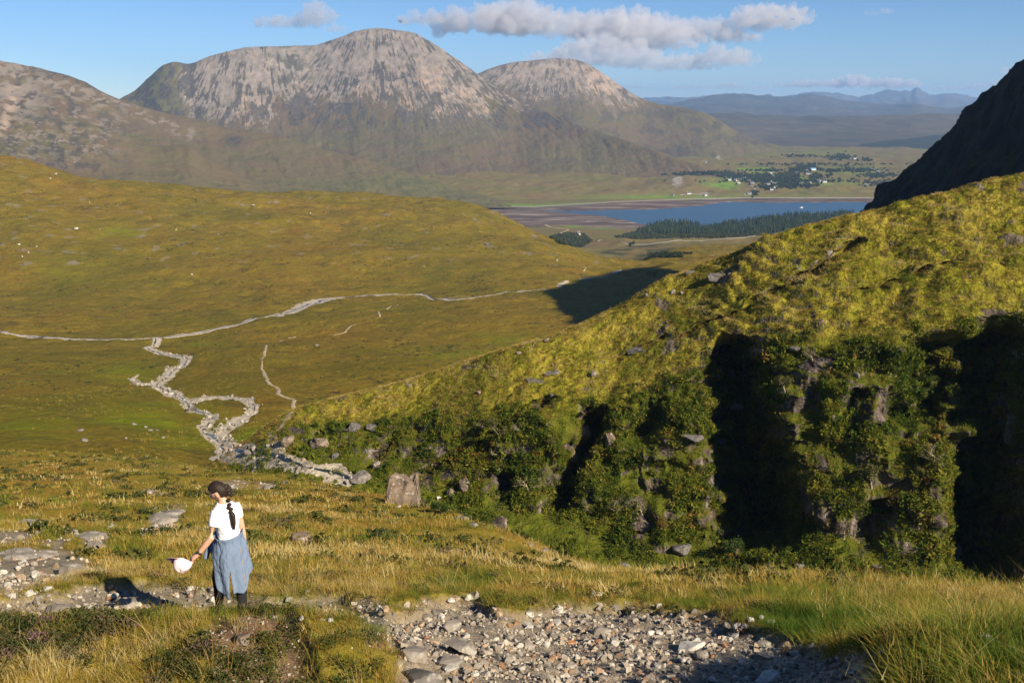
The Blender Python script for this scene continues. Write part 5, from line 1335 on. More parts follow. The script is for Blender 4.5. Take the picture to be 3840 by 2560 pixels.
# ------------------------------------------------------------------ houses and a boat
M_WHITE = plain('white_render', (.78, .77, .73), .8); M_ROOF = plain('slate_roof', (.11, .11, .12), .7); M_GLASS = plain('window_glass', (.03, .035, .045), .2, .5); M_BLUE = plain('blue_roof', (.10, .32, .60), .6); M_BUFF = plain('buff_render', (.50, .40, .30), .8); M_GRY = plain('grey_cladding', (.30, .30, .30), .8)
def boxm(name, x0, x1, y0, y1, z0, z1):
    v = [(x, y, z) for z in (z0, z1) for y in (y0, y1) for x in (x0, x1)]
    return np_mesh(name, v, np.array([[0, 2, 3, 1], [4, 5, 7, 6], [0, 1, 5, 4], [2, 6, 7, 3], [0, 4, 6, 2], [1, 3, 7, 5]]), False)
def house(px, py, wpx, lab, wall=M_WHITE, roof=M_ROOF, rz=0.0, tall=1.0):
    l, n = hit(px, py, 1200)
    if l is None: return
    W = wpx * l.length / F * .5; Dp = 4.2; H = 4.6 * tall; Rf = 3.4 * tall
    t = empty('house', l - Vector((0, 0, .4)), rz); tag(t, lab, 'house', 'houses of the village across the loch')
    v = [(-W, -Dp, 0), (W, -Dp, 0), (W, Dp, 0), (-W, Dp, 0), (-W, -Dp, H), (W, -Dp, H), (W, Dp, H), (-W, Dp, H), (-W, 0, H + Rf * .93), (W, 0, H + Rf * .93)]
    w = link('wall', np_mesh('wall', v, [np.array([[0, 1, 5, 4], [2, 3, 7, 6]]), np.array([[1, 2, 6, 9, 5], [3, 0, 4, 8, 7]])], False), wall, t)
    e = .4
    rv_ = []
    for sgn in (-1, 1):
        for (y, z) in ((sgn * (Dp + e), H - e * .7), (0, H + Rf)):
            for zz_ in (0, .25):
                rv_ += [(-W - e, y, z + zz_), (W + e, y, z + zz_)]
    fr = []
    for b in (0, 8): fr += [[b, b+1, b+5, b+4], [b+2, b+6, b+7, b+3], [b, b+2, b+3, b+1], [b+4, b+5, b+7, b+6], [b, b+4, b+6, b+2], [b+1, b+3, b+7, b+5]]
    rf = link('roof', np_mesh('roof', rv_, np.array(fr), False), roof, t)
    for sx in (-1, 1):
        link('chimney', boxm('chimney', sx * (W - .9) - .5, sx * (W - .9) + .5, -.5, .5, H + Rf - .6, H + Rf + 1.3), wall, rf)
    nw = max(2, int(W / 1.9))
    for i in range(nw):
        x = -W + (i + .5) * 2 * W / nw
        if i == nw // 2: link('door', boxm('door', x - .5, x + .5, -Dp - .05, -Dp + .1, .3, 2.4), M_GLASS, t)
        else: link('window', boxm('window', x - .6, x + .6, -Dp - .05, -Dp + .1, 1.3, 2.8), M_GLASS, t)
HS = [(2733,676,17,'long white cottage at the left end of the village row',0),(2757,679,12,'low pale shed right of the long cottage',.3),(2773,677,12,'white house in the middle of the village row',-.4),(2791,673,13,'tall white house behind the village row',.5),(2808,682,11,'white house at the right of the village row',-.2),(2771,688,11,'gable end white house in front of the village row',1.2),(2821,689,14,'grey roofed barn beside the shore road',.1),
      (2893,651,14,'low pale house above the woodland',0),(2900,665,7,'small cottage half hidden in the trees',.4),(2893,685,10,'steep white gable in the village centre',1.3),(2881,694,12,'white bungalow left of the steep gable',.1),(2905,692,18,'long white bungalow right of the steep gable',0),(2907,706,13,'white house at the lower wood edge, upper of two',.3),(2894,713,12,'white house at the lower wood edge, lower of two',-.2),(2987,652,14,'white house left of the blue roofed one',.2),(3029,654,15,'white house below the blue roofed one',-.3),(3025,643,10,'dark roofed cottage behind the white one in the wood',.5),
      (3007,694,18,'buff house low at the right of the village',0),(3037,688,16,'white house at the end of the buff one',1.0),(3072,682,16,'white house alone above the shore field, left',.3),(3092,684,13,'low building right of the white house above the shore field',0),(2809,728,16,'grey house by the slipway',.2),(2646,611,9,'small grey cottage on the upper slope',.3),(3273,638,12,'white cottage far right among hedges',-.2),(3204,597,12,'cottage high on the far right',.1),(3190,598,8,'small shed beside the high far right cottage',.6),(2584,728,14,'white quarry building on the shore',0),(2523,735,9,'small hut at the left of the quarry shore',1.0),(2646,734,9,'little white building right of the quarry',.2),(2170,880,10,'lone white house by the tidal flats',.2),(3290,646,9,'second small cottage far right among hedges',.4)]
for px, py, w, lab, rz in HS: house(px, py, w, lab, M_BUFF if 'buff' in lab else (M_GRY if 'grey' in lab or 'hut' in lab else M_WHITE), M_ROOF, rz)
house(3049, 638, 20, 'white house with a bright blue roof on the village hill', M_WHITE, M_BLUE, .2, 1.1)
# moored boat
D_ = -SEA / float(TA(779)); bp = U(3005, 779, D_); bp[2] = SEA - .35
b = empty('boat', bp, .3); tag(b, 'small white boat moored on the loch', 'boat')
hv_ = []
for i, (x, w, z) in enumerate(((-6, 1.6, 1.5), (-3, 2.0, 1.4), (1, 2.0, 1.5), (4, 1.3, 1.8), (6.5, .1, 2.3))):
    hv_ += [(x, -w, z), (x, -w * .55, -.4), (x, w * .55, -.4), (x, w, z)]
hf = [[4*i+j, 4*i+j+1, 4*i+j+5, 4*i+j+4] for i in range(4) for j in range(3)] + [[0, 3, 2, 1]] + [[4*i, 4*i+4, 4*i+7, 4*i+3] for i in range(4)]
link('hull', np_mesh('hull', hv_, np.array(hf), False), M_WHITE, b)
ca = link('cabin', boxm('cabin', -2, 2, -1.2, 1.2, 1.4, 3.4), M_WHITE, b)
link('window', boxm('window', -1.6, 2.05, -1.25, 1.25, 2.2, 3.0), M_GLASS, ca)
link('mast', boxm('mast', 0, .15, 0, .15, 3.4, 7), M_GRY, b)
# ------------------------------------------------------------------ the walker
def ev_mesh(o, name):
    m = bpy.data.meshes.new_from_object(o.evaluated_get(bpy.context.evaluated_depsgraph_get()))
    old = o.data; bpy.data.objects.remove(o); bpy.data.meshes.remove(old); m.name = name; return m
def join_np(meshes, name):
    bm = bmesh.new()
    for m in meshes: bm.from_mesh(m)
    me = bpy.data.meshes.new(name); bm.to_mesh(me); bm.free(); return me
def remesh(me, vox, smooth=4, name='body'):
    o = bpy.data.objects.new('tmp', me); COL.objects.link(o)
    md = o.modifiers.new('r', 'REMESH'); md.mode = 'VOXEL'; md.voxel_size = vox; md.use_smooth_shade = True
    if smooth:
        s = o.modifiers.new('s', 'SMOOTH'); s.factor = .5; s.iterations = smooth
    m = ev_mesh(o, name)
    for p in m.polygons: p.use_smooth = True
    return m
def loft(rings, n=20, caps=True):
    """rings: (centre, axis a, axis b) -> closed tube mesh"""
    V = []
    for c, a, b in rings:
        for j in range(n):
            t = 6.283185 * j / n; V.append(np.array(c) + np.array(a) * math.cos(t) + np.array(b) * math.sin(t))
    f = []
    m = len(rings)
    for i in range(m - 1):
        for j in range(n): f.append([i*n+j, i*n+(j+1) % n, (i+1)*n+(j+1) % n, (i+1)*n+j])
    k = len(V); V.append(np.array(rings[0][0], float)); V.append(np.array(rings[-1][0], float))
    t = [[(j+1) % n, j, k] for j in range(n)] + [[(m-1)*n+j, (m-1)*n+(j+1) % n, k+1] for j in range(n)]
    return np_mesh('loft', np.array(V), [np.array(f), np.array(t)], True)
def limb(pts, rads, n=14):
    P_ = np.array(pts, float); rings = []
    for i, p in enumerate(P_):
        a = P_[min(i+1, len(P_)-1)] - P_[max(i-1, 0)]; a /= np.linalg.norm(a)
        u = np.cross(a, [.21, .37, .9]); u /= np.linalg.norm(u); v = np.cross(a, u)
        rings.append((p, u * rads[i], v * rads[i]))
    return loft(rings, n)
def ball(c, r, sub=3):
    bm = bmesh.new(); bmesh.ops.create_icosphere(bm, subdivisions=sub, radius=1, matrix=Matrix.Translation(c) @ Matrix.Diagonal((r[0], r[1], r[2], 1)))
    me = bpy.data.meshes.new('ball'); bm.to_mesh(me); bm.free(); return me
def xf(me, M): me.transform(M); return me

FX, FY = -.80, .60
fw = np.array([FX, FY, 0]); lf = np.array([-FY, FX, 0])      # facing and the walker's left
lf = np.array([-.60, -.80, 0])
def ring(c, w, d): return (c, lf * w, fw * d)
def P3(x, y, z): return np.array([x, y, z], float)
foot_l, n_ = hit(880, 2318)
wx = (880 - 1920) / F; yy_ = 9.9
foot_l = down(*(U(880, 2316, yy_)[:2]), 50)[0]
walker = empty('person', foot_l, 0, .965)
tag(walker, 'woman with long dark plait in white t-shirt and blue jacket tied round waist', 'person')
M_SKIN = NT('skin', .5, .35); M_SKIN.b.inputs['Subsurface Weight'].default_value = 0.0
M_SKIN.color(M_SKIN.ramp(M_SKIN.noise(18, 3, M_SKIN.obj()), [(.3, (.50, .265, .165)), (.7, (.58, .33, .22))])); M_SKIN = M_SKIN.m
def fabric(name, col, rough=.9, sc=30):
    m = NT(name, rough, .1); o_ = m.obj(); f = m.noise(sc, 4, o_)
    m.color(m.ramp(f, [(.3, tuple(c * .93 for c in col)), (.7, col)])); m.bump(m.noise(260, 2, o_), .25, .002); return m.m
M_TEE = fabric('white_cotton', (.80, .80, .80)); M_JKT = fabric('blue_jersey', (.150, .200, .285)); M_LEG = fabric('black_leggings', (.018, .018, .022)); M_PINK = fabric('pink_cotton', (.80, .58, .60)); M_PINKD = fabric('dusky_pink_brim', (.52, .29, .31))
M_HAIR = NT('dark_brown_hair', .6, .25); M_HAIR.color(M_HAIR.ramp(M_HAIR.noise(60, 4, M_HAIR.obj(), stretch=(1, 1, .25)), [(.3, (.010, .006, .004)), (.7, (.032, .018, .011))])); M_HAIR.bump(M_HAIR.noise(120, 3, M_HAIR.obj(), stretch=(1, 1, .15)), .9, .004); M_HAIR = M_HAIR.m
M_BLK = plain('black_rubber', (.015, .015, .016), .35, .5); M_EYE = plain('eye_white', (.7, .7, .68), .2, .5); M_SHOE = fabric('grey_shoe', (.10, .10, .11))
M_METAL = plain('brass_zip', (.35, .26, .18), .4, .5)
hipc = P3(.0, 0, .92)
tors = [ring(P3(.0, 0, .86), .150, .108), ring(P3(.0, .0, .93), .148, .106), ring(P3(-.004, .004, 1.02), .126, .094), ring(P3(-.008, .01, 1.10), .122, .092), ring(P3(-.016, .018, 1.20), .135, .100), ring(P3(-.022, .026, 1.29), .138, .104), ring(P3(-.027, .032, 1.345), .132, .085), ring(P3(-.036, .040, 1.385), .080, .065), ring(P3(-.046, .046, 1.41), .050, .050)]
shl = P3(-.022, .026, 1.335) + lf * .135; shr = P3(-.022, .026, 1.335) - lf * .135
elL, wrL = P3(-.135, -.19, 1.075), P3(-.275, -.235, .905)
elR, wrR = P3(.112, .125, 1.075), P3(.142, .095, .86)
armL = limb([shl, shl * .5 + elL * .5 + P3(-.005, -.01, 0), elL, elL * .6 + wrL * .4, wrL], [.048, .042, .037, .035, .025])
armR = limb([shr, shr * .5 + elR * .5, elR, elR * .6 + wrR * .4, wrR], [.048, .042, .037, .035, .025])
hL, hR = hipc + lf * .078, hipc - lf * .078
knL, knR = hL + fw * .16 + P3(0, 0, -.43), hR - fw * .01 + P3(0, 0, -.44)
anL, anR = P3(-.17, .17, .075), P3(.135, -.115, .11)
anL = anL + lf * .06; 
def leg(h, k, a, e=0): return limb([h + P3(0, 0, .02), h * .5 + k * .5, k, k * .55 + a * .45 - fw * .02, a], [.078 + e, .074 + e, .053 + e, .054 + e, .036 + e])
# head: own axes, then turned to the left and bowed
def head_mesh():
    bm = bmesh.new(); bmesh.ops.create_icosphere(bm, subdivisions=4, radius=1)
    for v in bm.verts:
        x, y, z = v.co
        sx, sy, sz = .074, .094, .112
        jaw = max(0, -z); x *= 1 - .38 * jaw ** 1.5 * (1 if y > -.3 else .6); 
        if z < -.2 and y > 0: y *= 1 - .10 * jaw
        if z < -.1 and y < 0: y *= 1 - .42 * jaw
        nose = .022 * math.exp(-((x / .16) ** 2) - ((z + .16) / .20) ** 2) * (y > 0) + .010 * math.exp(-((x / .12) ** 2) - ((z + .30) / .07) ** 2) * (y > 0)
        eye = -.008 * math.exp(-((abs(x) - .40) / .17) ** 2 - ((z - .02) / .12) ** 2) * (y > 0)
        lips = .006 * math.exp(-((x / .28) ** 2) - ((z + .52) / .07) ** 2) * (y > 0); chin = .010 * math.exp(-((x / .25) ** 2) - ((z + .82) / .13) ** 2) * (y > 0)
        v.co = (x * sx, y * sy + nose + eye + lips + chin, z * sz)
    me = bpy.data.meshes.new('head'); bm.to_mesh(me); bm.free(); return me
HC = P3(-.108, .075, 1.505)
yaw = math.atan2(.60, -.80) - math.pi / 2 + R(34)
HM = Matrix.Translation(HC) @ Matrix.Rotation(yaw, 4, 'Z') @ Matrix.Rotation(R(-24), 4, 'X') @ Matrix.Rotation(R(-4), 4, 'Y')
ears = [ball((sx * .074, -.006, -.012), (.010, .020, .031), 2) for sx in (-1, 1)]
neck = limb([P3(-.036, .036, 1.36), P3(-.060, .050, 1.43), P3(-.085, .062, 1.49)], [.055, .046, .046])
HM = HM @ Matrix.Scale(1.03, 4)
hd = xf(join_np([head_mesh()] + ears, 'head'), HM)
# hands
def finger(p, d, up_, lens, r0, curl):
    pts = [np.array(p, float)]; d = np.array(d, float); up_ = np.array(up_, float)
    for i, L in enumerate(lens):
        a = curl * (.6 if i == 0 else 1.0); d = d * math.cos(a) + up_ * math.sin(a); d /= np.linalg.norm(d); up_ = up_ - d * np.dot(up_, d); up_ /= np.linalg.norm(up_)
        pts.append(pts[-1] + d * L)
    return limb(pts, np.linspace(r0, r0 * .72, len(pts)), 8)
def hand(w, d, nrm, curl, side):
    d = np.array(d, float); d /= np.linalg.norm(d); nrm = np.array(nrm, float); nrm -= d * np.dot(nrm, d); nrm /= np.linalg.norm(nrm); s = np.cross(d, nrm) * side
    out = [loft([(w, s * .024, nrm * .016), (w + d * .03, s * .034, nrm * .018), (w + d * .065, s * .040, nrm * .016), (w + d * .088, s * .038, nrm * .012)], 12)]
    for i, (o_, L) in enumerate(((-.030, .060), (-.010, .072), (.010, .068), (.029, .053))):
        out.append(finger(w + d * .082 + s * o_, d + s * o_ * 2, nrm, (L * .45, L * .32, L * .26), .0090, curl * (.9 + .1 * i)))
    out.append(finger(w + d * .022 - s * .030, d * .6 - s * .75 + nrm * .3, nrm + s * .4, (.036, .030, .024), .0105, curl * .45))
    return out
handL = hand(wrL, P3(-.080, -.012, -.055), P3(-.3, .25, -.9), .62, 1)
handR = hand(wrR, P3(.012, -.02, -.09), P3(-.75, -.2, 0), .35, -1)
body = remesh(join_np([loft(tors, 24), armL, armR, leg(hL, knL, anL), leg(hR, knR, anR), neck, hd] + handL + handR, 'body'), .0062, 3, 'body')
body.materials.append(M_SKIN)
link('body', body, M_SKIN, walker)
for sx in (-1, 1):
    e = xf(ball((sx * .031, .079, .004), (.012, .010, .009), 2), HM); link('eye', e, M_EYE, walker)
# t-shirt
tee = [ring(P3(0, 0, .985), .128, .098)] + [(c, np.array(a) * 1.06, np.array(b) * 1.12) for c, a, b in tors[2:8]]
tee[-1] = (tors[7][0] + P3(0, 0, .012), tors[7][1] * 1.0, tors[7][2] * 1.06)
tee[-2] = (tee[-2][0], tee[-2][1] * 1.06, tee[-2][2] * 1.08)
slL = limb([shl * .9 + P3(-.022, .026, 1.335) * .1, shl * .72 + elL * .28, shl * .42 + elL * .58 ], [.060, .058, .057])
slR = limb([shr * .9 + P3(-.022, .026, 1.335) * .1, shr * .72 + elR * .28, shr * .42 + elR * .58 ], [.060, .058, .057])
tm = remesh(join_np([loft(tee, 24), slL, slR], 'tee'), .007, 4, 'tshirt')
co = np.array([v.co[:] for v in tm.vertices]); no = np.array([v.normal[:] for v in tm.vertices])
wr = .0055 * fbm3(co[:, 0] * 9 + co[:, 2] * 6, co[:, 1] * 9, co[:, 2] * 13, 3, 950) * (1 + 1.2 * sst(1.2, 1.05, co[:, 2]))
tm.vertices.foreach_set('co', (co + no * wr[:, None]).astype(np.float32).ravel()); tm.update(); tm.materials.append(M_TEE)
link('tshirt', tm, M_TEE, walker)
# leggings, shoes
pel = loft([ring(P3(0, 0, .80), .13, .100), ring(P3(0, 0, .88), .155, .112), ring(P3(0, 0, .95), .146, .106), ring(P3(0, 0, 1.0), .126, .092)], 20)
lg = remesh(join_np([leg(hL, knL, anL, .006), leg(hR, knR, anR, .006), pel], 'leg'), .009, 3, 'leggings'); lg.materials.append(M_LEG); link('leggings', lg, M_LEG, walker)
for a in (anL, anR):
    sh = loft([(a - fw * .07 + P3(0, 0, -.04), lf * .030, P3(0, 0, .035)), (a - fw * .02 + P3(0, 0, -.03), lf * .038, P3(0, 0, .050)), (a + fw * .06 + P3(0, 0, -.045), lf * .042, P3(0, 0, .034)), (a + fw * .14 + P3(0, 0, -.055), lf * .038, P3(0, 0, .024)), (a + fw * .175 + P3(0, 0, -.06), lf * .018, P3(0, 0, .014))], 14)
    s_ = link('shoe', sh, M_SHOE, walker)
    so_ = loft([(a - fw * .085 + P3(0, 0, -.075), lf * .034, P3(0, 0, .012)), (a + fw * .05 + P3(0, 0, -.075), lf * .046, P3(0, 0, .012)), (a + fw * .17 + P3(0, 0, -.075), lf * .026, P3(0, 0, .012))], 12)
    link('sole', so_, M_BLK, s_)
# jacket tied round the waist
bk = -fw; rt = -lf
th = np.radians(np.linspace(-152, 128, 150)); tt = np.linspace(0, 1, 46)
hem = curve([(-152,.90),(-130,.84),(-114,.72),(-100,.56),(-84,.44),(-60,.37),(-43,.335),(-38,.345),(-30,.40),(-15,.385),(0,.37),(12,.40),(25,.47),(40,.55),(52,.575),(70,.62),(100,.70),(128,.74)], np.degrees(th))
TT, TH = np.meshgrid(tt, th, indexing='ij')
zt_ = 1.055 - .012 * np.cos(TH) + .02 * np.sin(TH)
Zj = zt_ + (hem[None, :] - zt_) * TT
hipf = sst(0, .35, TT)
rw = .150 + .030 * hipf + .012 * TT ** 1.3; rd = .120 + .030 * hipf + .026 * TT ** 1.3
flare = 1 + .22 * np.exp(-((np.degrees(TH) - 48) / 22) ** 2) * sst(.35, 1, TT) + .10 * np.exp(-((np.degrees(TH) + 128) / 18) ** 2) * TT
fold = .016 * TT * np.sin(TH * 7 + 1.5 * np.sin(TT * 3)) + .010 * np.sin(TH * 3 + TT * 9 + 1) * (1 - TT) * sst(.02, .2, TT) + .006 * fbm2(TH * 5 + TT * 3, TT * 8, 3, 955) + .014 * np.exp(-(TT / .07) ** 2)
rw = rw * flare + fold; rd = rd * flare + fold
slit = np.exp(-((np.degrees(TH) + 38) / 4.0) ** 2) * sst(.42, .95, TT)
Xj = np.sin(TH)[..., None] * rt * rw[..., None] + np.cos(TH)[..., None] * bk * rd[..., None]
Pj = Xj + np.stack([0 * Zj, 0 * Zj, Zj], -1)
deg = np.degrees(TH); sl = sst(.44, 1, TT) * 5.5
keep = ~(np.abs(deg + 38) < sl)
gf = grid_faces(*TH.shape); kf = keep.ravel()[gf].all(1)
jm = np_mesh('jacket', Pj, gf[kf], True)
o = bpy.data.objects.new('tmp', jm); COL.objects.link(o)
md = o.modifiers.new('s', 'SOLIDIFY'); md.thickness = .007; md.offset = 0
jm = ev_mesh(o, 'jacket'); jm.materials.append(M_JKT)
jk = link('jacket', jm, M_JKT, walker)
sl_ = remesh(join_np([limb([P3(-.10, .10, 1.03), P3(-.145, .085, 1.02), P3(-.20, .06, .96), P3(-.235, .03, .87), P3(-.262, .0, .79), P3(-.275, -.01, .745)], [.030, .036, .038, .036, .033, .034]),
                      limb([P3(-.09, .11, 1.02), P3(-.15, .12, .97), P3(-.19, .13, .86), P3(-.20, .13, .74)], [.03, .036, .034, .033]), ball((-.105, .105, 1.025), (.045, .045, .04))], 's'), .008, 3, 'sleeve')
sl_.materials.append(M_JKT); link('sleeve', sl_, M_JKT, jk)
zi = []
for i in range(14):
    j = int(np.argmin(np.abs(np.degrees(th) - (8 + i * .2)))); k = int(8 + i * 2.6)
    if k < 46: zi.append(Pj[k, j] + (Pj[k, j] - P3(0, 0, Pj[k, j][2])) / np.linalg.norm(Pj[k, j][:2]) * .006)
link('zip', limb(zi, [.0035] * len(zi), 6), M_METAL, jk)
# hair: cap over the skull, plait down the back
bm = bmesh.new(); bmesh.ops.create_icosphere(bm, subdivisions=5, radius=1)
dele = []
for v in bm.verts:
    x, y, z = v.co
    face_ = (y > .16 + .36 * max(0, z)) and z < .52 or (z < -.42 and y > -.25) or (z < -.72) or (abs(x) > .70 and -.45 < z < .16 and y > -.30)
    if face_: dele.append(v)
    rr_ = 1.075 + .02 * float(pn3(np.array(x * 3), np.array(y * 3), np.array(z * 9), 960))
    if z < 0: y2 = y * (1 + .28 * z * (y < 0)); x *= 1 - .16 * max(0, -z)
    else: y2 = y
    v.co = (x * .077 * rr_, y2 * .099 * rr_ - .002, z * .117 * rr_)
bmesh.ops.delete(bm, geom=dele, context='VERTS')
hm_ = bpy.data.meshes.new('hair'); bm.to_mesh(hm_); bm.free(); xf(hm_, HM)
o = bpy.data.objects.new('tmp', hm_); COL.objects.link(o); md = o.modifiers.new('s', 'SOLIDIFY'); md.thickness = .012; md.offset = -1
hm_ = ev_mesh(o, 'hair')
for p in hm_.polygons: p.use_smooth = True
hm_.materials.append(M_HAIR); hr = link('hair', hm_, M_HAIR, walker)
hb = lambda x, y, z: np.array((HM @ Vector((x, y, z)))[:])
pl = [hb(.0, -.098, .045), hb(.012, -.108, .0), hb(.02, -.106, -.045), hb(.02, -.095, -.09), P3(.040, -.045, 1.40), P3(.062, -.062, 1.345), P3(.078, -.070, 1.285), P3(.084, -.074, 1.235)]
PL = pchip(np.arange(8.), np.array(pl), np.linspace(0, 5.3, 13)); tang = np.gradient(PL, axis=0)
lumps = []
for i, p in enumerate(PL):
    s = .72 + .28 * math.sin(math.pi * min(1, (i + 2.5) / 12)); side = (1 if i % 2 else -1)
    lumps.append(ball(p + rt * side * .014 * s, (.032 * s, .029 * s, .027 * s), 2))
tail = limb([PL[-1], pl[6] * .6 + pl[5] * .4, pl[6], pl[7] - P3(0, 0, .03), pl[7] - P3(-.004, 0, .085), pl[7] - P3(-.006, 0, .12)], [.014, .026, .031, .027, .016, .004], 12)
pm = remesh(join_np(lumps + [tail], 'p'), .005, 1, 'plait'); pm.materials.append(M_HAIR); link('plait', pm, M_HAIR, hr)
link('hair_tie', limb([PL[-1] - P3(0, 0, -.006), PL[-1] - P3(0, 0, .006)], [.015, .015], 12), M_BLK, hr)
link('earring', ball(hb(-.083, -.002, -.045), (.005, .005, .005), 2), M_BLK, walker)
# watch
wd = (wrL - elL); wd /= np.linalg.norm(wd); wc = wrL - wd * .022
u_ = np.cross(wd, P3(0, 0, 1)); u_ /= np.linalg.norm(u_); v_ = np.cross(wd, u_)
wt_ = link('watch', loft([(wc - wd * .011, u_ * .031, v_ * .029), (wc + wd * .011, u_ * .030, v_ * .028)], 18), M_BLK, walker)
out_ = P3(-.25, -.75, .6); out_ -= wd * out_.dot(wd); out_ /= np.linalg.norm(out_)
s2 = np.cross(wd, out_)
link('watch_face', loft([(wc + out_ * .026, wd * .021, s2 * .018), (wc + out_ * .038, wd * .020, s2 * .017)], 4), M_BLK, wt_)

# pink cap hanging from her left hand
hc_ = wrL + P3(-.16, -.03, -.075)
ax = P3(-.86, -.10, .22); ax /= np.linalg.norm(ax)                  # towards the brim
dn = P3(-.2, -.80, -.56); dn -= ax * dn.dot(ax); dn /= np.linalg.norm(dn)   # towards the crown top
sd = np.cross(ax, dn)
CMt = Matrix(((ax[0], sd[0], dn[0], 0), (ax[1], sd[1], dn[1], 0), (ax[2], sd[2], dn[2], 0), (0, 0, 0, 1)))
cap = empty('cap', (0, 0, 0)); cap.matrix_world = Matrix.Translation(foot_l + Vector(hc_) * .965) @ CMt
tag(cap, 'pale pink baseball cap with dusky brim hanging from the walker hand', 'cap')
cv = []; nph, nth = 12, 36
for i in range(nph + 1):
    ph = (i / nph) * math.pi / 2
    for j in range(nth):
        t = 6.283185 * j / nth; seam = 1 - .025 * max(0, math.cos(t * 6)) ** 12
        cv.append((.098 * math.cos(ph) ** .75 * math.cos(t) * seam, .080 * math.cos(ph) ** .75 * math.sin(t) * seam, .115 * math.sin(ph) + .006 * math.sin(3 * t + 1)))
cf = [[i*nth+j, i*nth+(j+1) % nth, (i+1)*nth+(j+1) % nth, (i+1)*nth+j] for i in range(nph) for j in range(nth)]
cm_ = np_mesh('crown', cv, np.array(cf), True); o = bpy.data.objects.new('tmp', cm_); COL.objects.link(o); md = o.modifiers.new('s', 'SOLIDIFY'); md.thickness = .004
cm_ = ev_mesh(o, 'crown'); cm_.materials.append(M_PINK); link('crown', cm_, M_PINK, cap)
bv = []
for i in range(9):
    f = i / 8
    for j in range(17):
        t = (-1 + 2 * j / 16) * 1.15; rr_ = .098 + f * .075 * math.cos(t * .95)
        bv.append((rr_ * math.cos(t), (.080 + f * .012) * math.sin(t), .012 * f + .05 * f * (.5 - math.cos(t)) * .6))
bmh = np_mesh('brim', bv, grid_faces(9, 17), True); o = bpy.data.objects.new('tmp', bmh); COL.objects.link(o); md = o.modifiers.new('s', 'SOLIDIFY'); md.thickness = .005
bmh = ev_mesh(o, 'brim'); bmh.materials.append(M_PINKD); link('brim', bmh, M_PINKD, cap)
link('button', ball((0, 0, .117), (.007, .007, .004), 2), M_PINK, cap)
link('strap', limb([(-.093, .03, -.004), (-.10, .0, -.01), (-.093, -.03, -.004)], [.006, .006, .006], 6), M_PINKD, cap)

# two far walkers standing among the stream boulders
def small_person(px, py, hpx, lab, top, bot, hairc, face):
    l, n = hit(px, py)
    if l is None: return
    s = hpx * l.length / F / 1.7 / .93
    t = empty('person', l, face, s); tag(t, lab, 'person', 'walkers by the stream')
    bodym = remesh(join_np([limb([(0, 0, .9), (0, 0, 1.1), (0, .01, 1.35), (0, 0, 1.45), (0, 0, 1.55)], [.14, .13, .17, .07, .06]), ball((0, .02, 1.62), (.085, .10, .12)), limb([(.19, 0, 1.38), (.24, .02, 1.1), (.20, .16, .92)], [.055, .045, .035]), limb([(-.19, 0, 1.38), (-.25, .0, 1.1), (-.24, .08, .86)], [.055, .045, .035]),
                            limb([(.09, 0, .92), (.11, .05, .48), (.12, .02, .05), (.12, .14, .03)], [.095, .065, .045, .035]), limb([(-.09, 0, .92), (-.11, .02, .48), (-.12, -.06, .05), (-.12, .06, .03)], [.095, .065, .045, .035])], 'b'), .02, 2, 'body')
    bodym.materials.append(M_SKIN); link('body', bodym, M_SKIN, t)
    tp = remesh(join_np([limb([(0, 0, .88), (0, 0, 1.1), (0, .01, 1.36), (0, 0, 1.44)], [.165, .155, .195, .09]), limb([(.19, 0, 1.38), (.225, .01, 1.2)], [.07, .065]), limb([(-.19, 0, 1.38), (-.23, 0, 1.2)], [.07, .065])], 'b'), .02, 2, 'tshirt'); tp.materials.append(top); link('tshirt', tp, top, t)
    q = .52 if 'shorts' in lab else .12
    tr = remesh(join_np([limb([(.08, 0, .95), (.105, .045, q)], [.115, .085]), limb([(-.08, 0, .95), (-.105, .015, q)], [.115, .085])], 'b'), .02, 2, 'trousers'); tr.materials.append(bot); link('shorts' if q > .3 else 'trousers', tr, bot, t)
    h_ = ball((0, -.005, 1.66), (.095, .105, .105), 2); h_.materials.append(hairc); link('hair', h_, hairc, t)
M_MAR = fabric('maroon_cotton', (.10, .02, .03)); M_PCAP = fabric('pink_hat', (.7, .35, .38)); M_NAVY = fabric('navy_trousers', (.02, .025, .05)); M_SHO = fabric('tan_shorts', (.45, .28, .18)); M_FAIR = plain('fair_hair', (.45, .34, .22), .6)
small_person(878, 1683, 22, 'far walker in dark top, shorts and pink hat, on the stream boulders', M_MAR, M_SHO, M_PCAP, 2.4)
small_person(909, 1674, 23, 'far walker in maroon top and dark trousers behind the pink hatted one', M_MAR, M_NAVY, M_FAIR, 2.0)
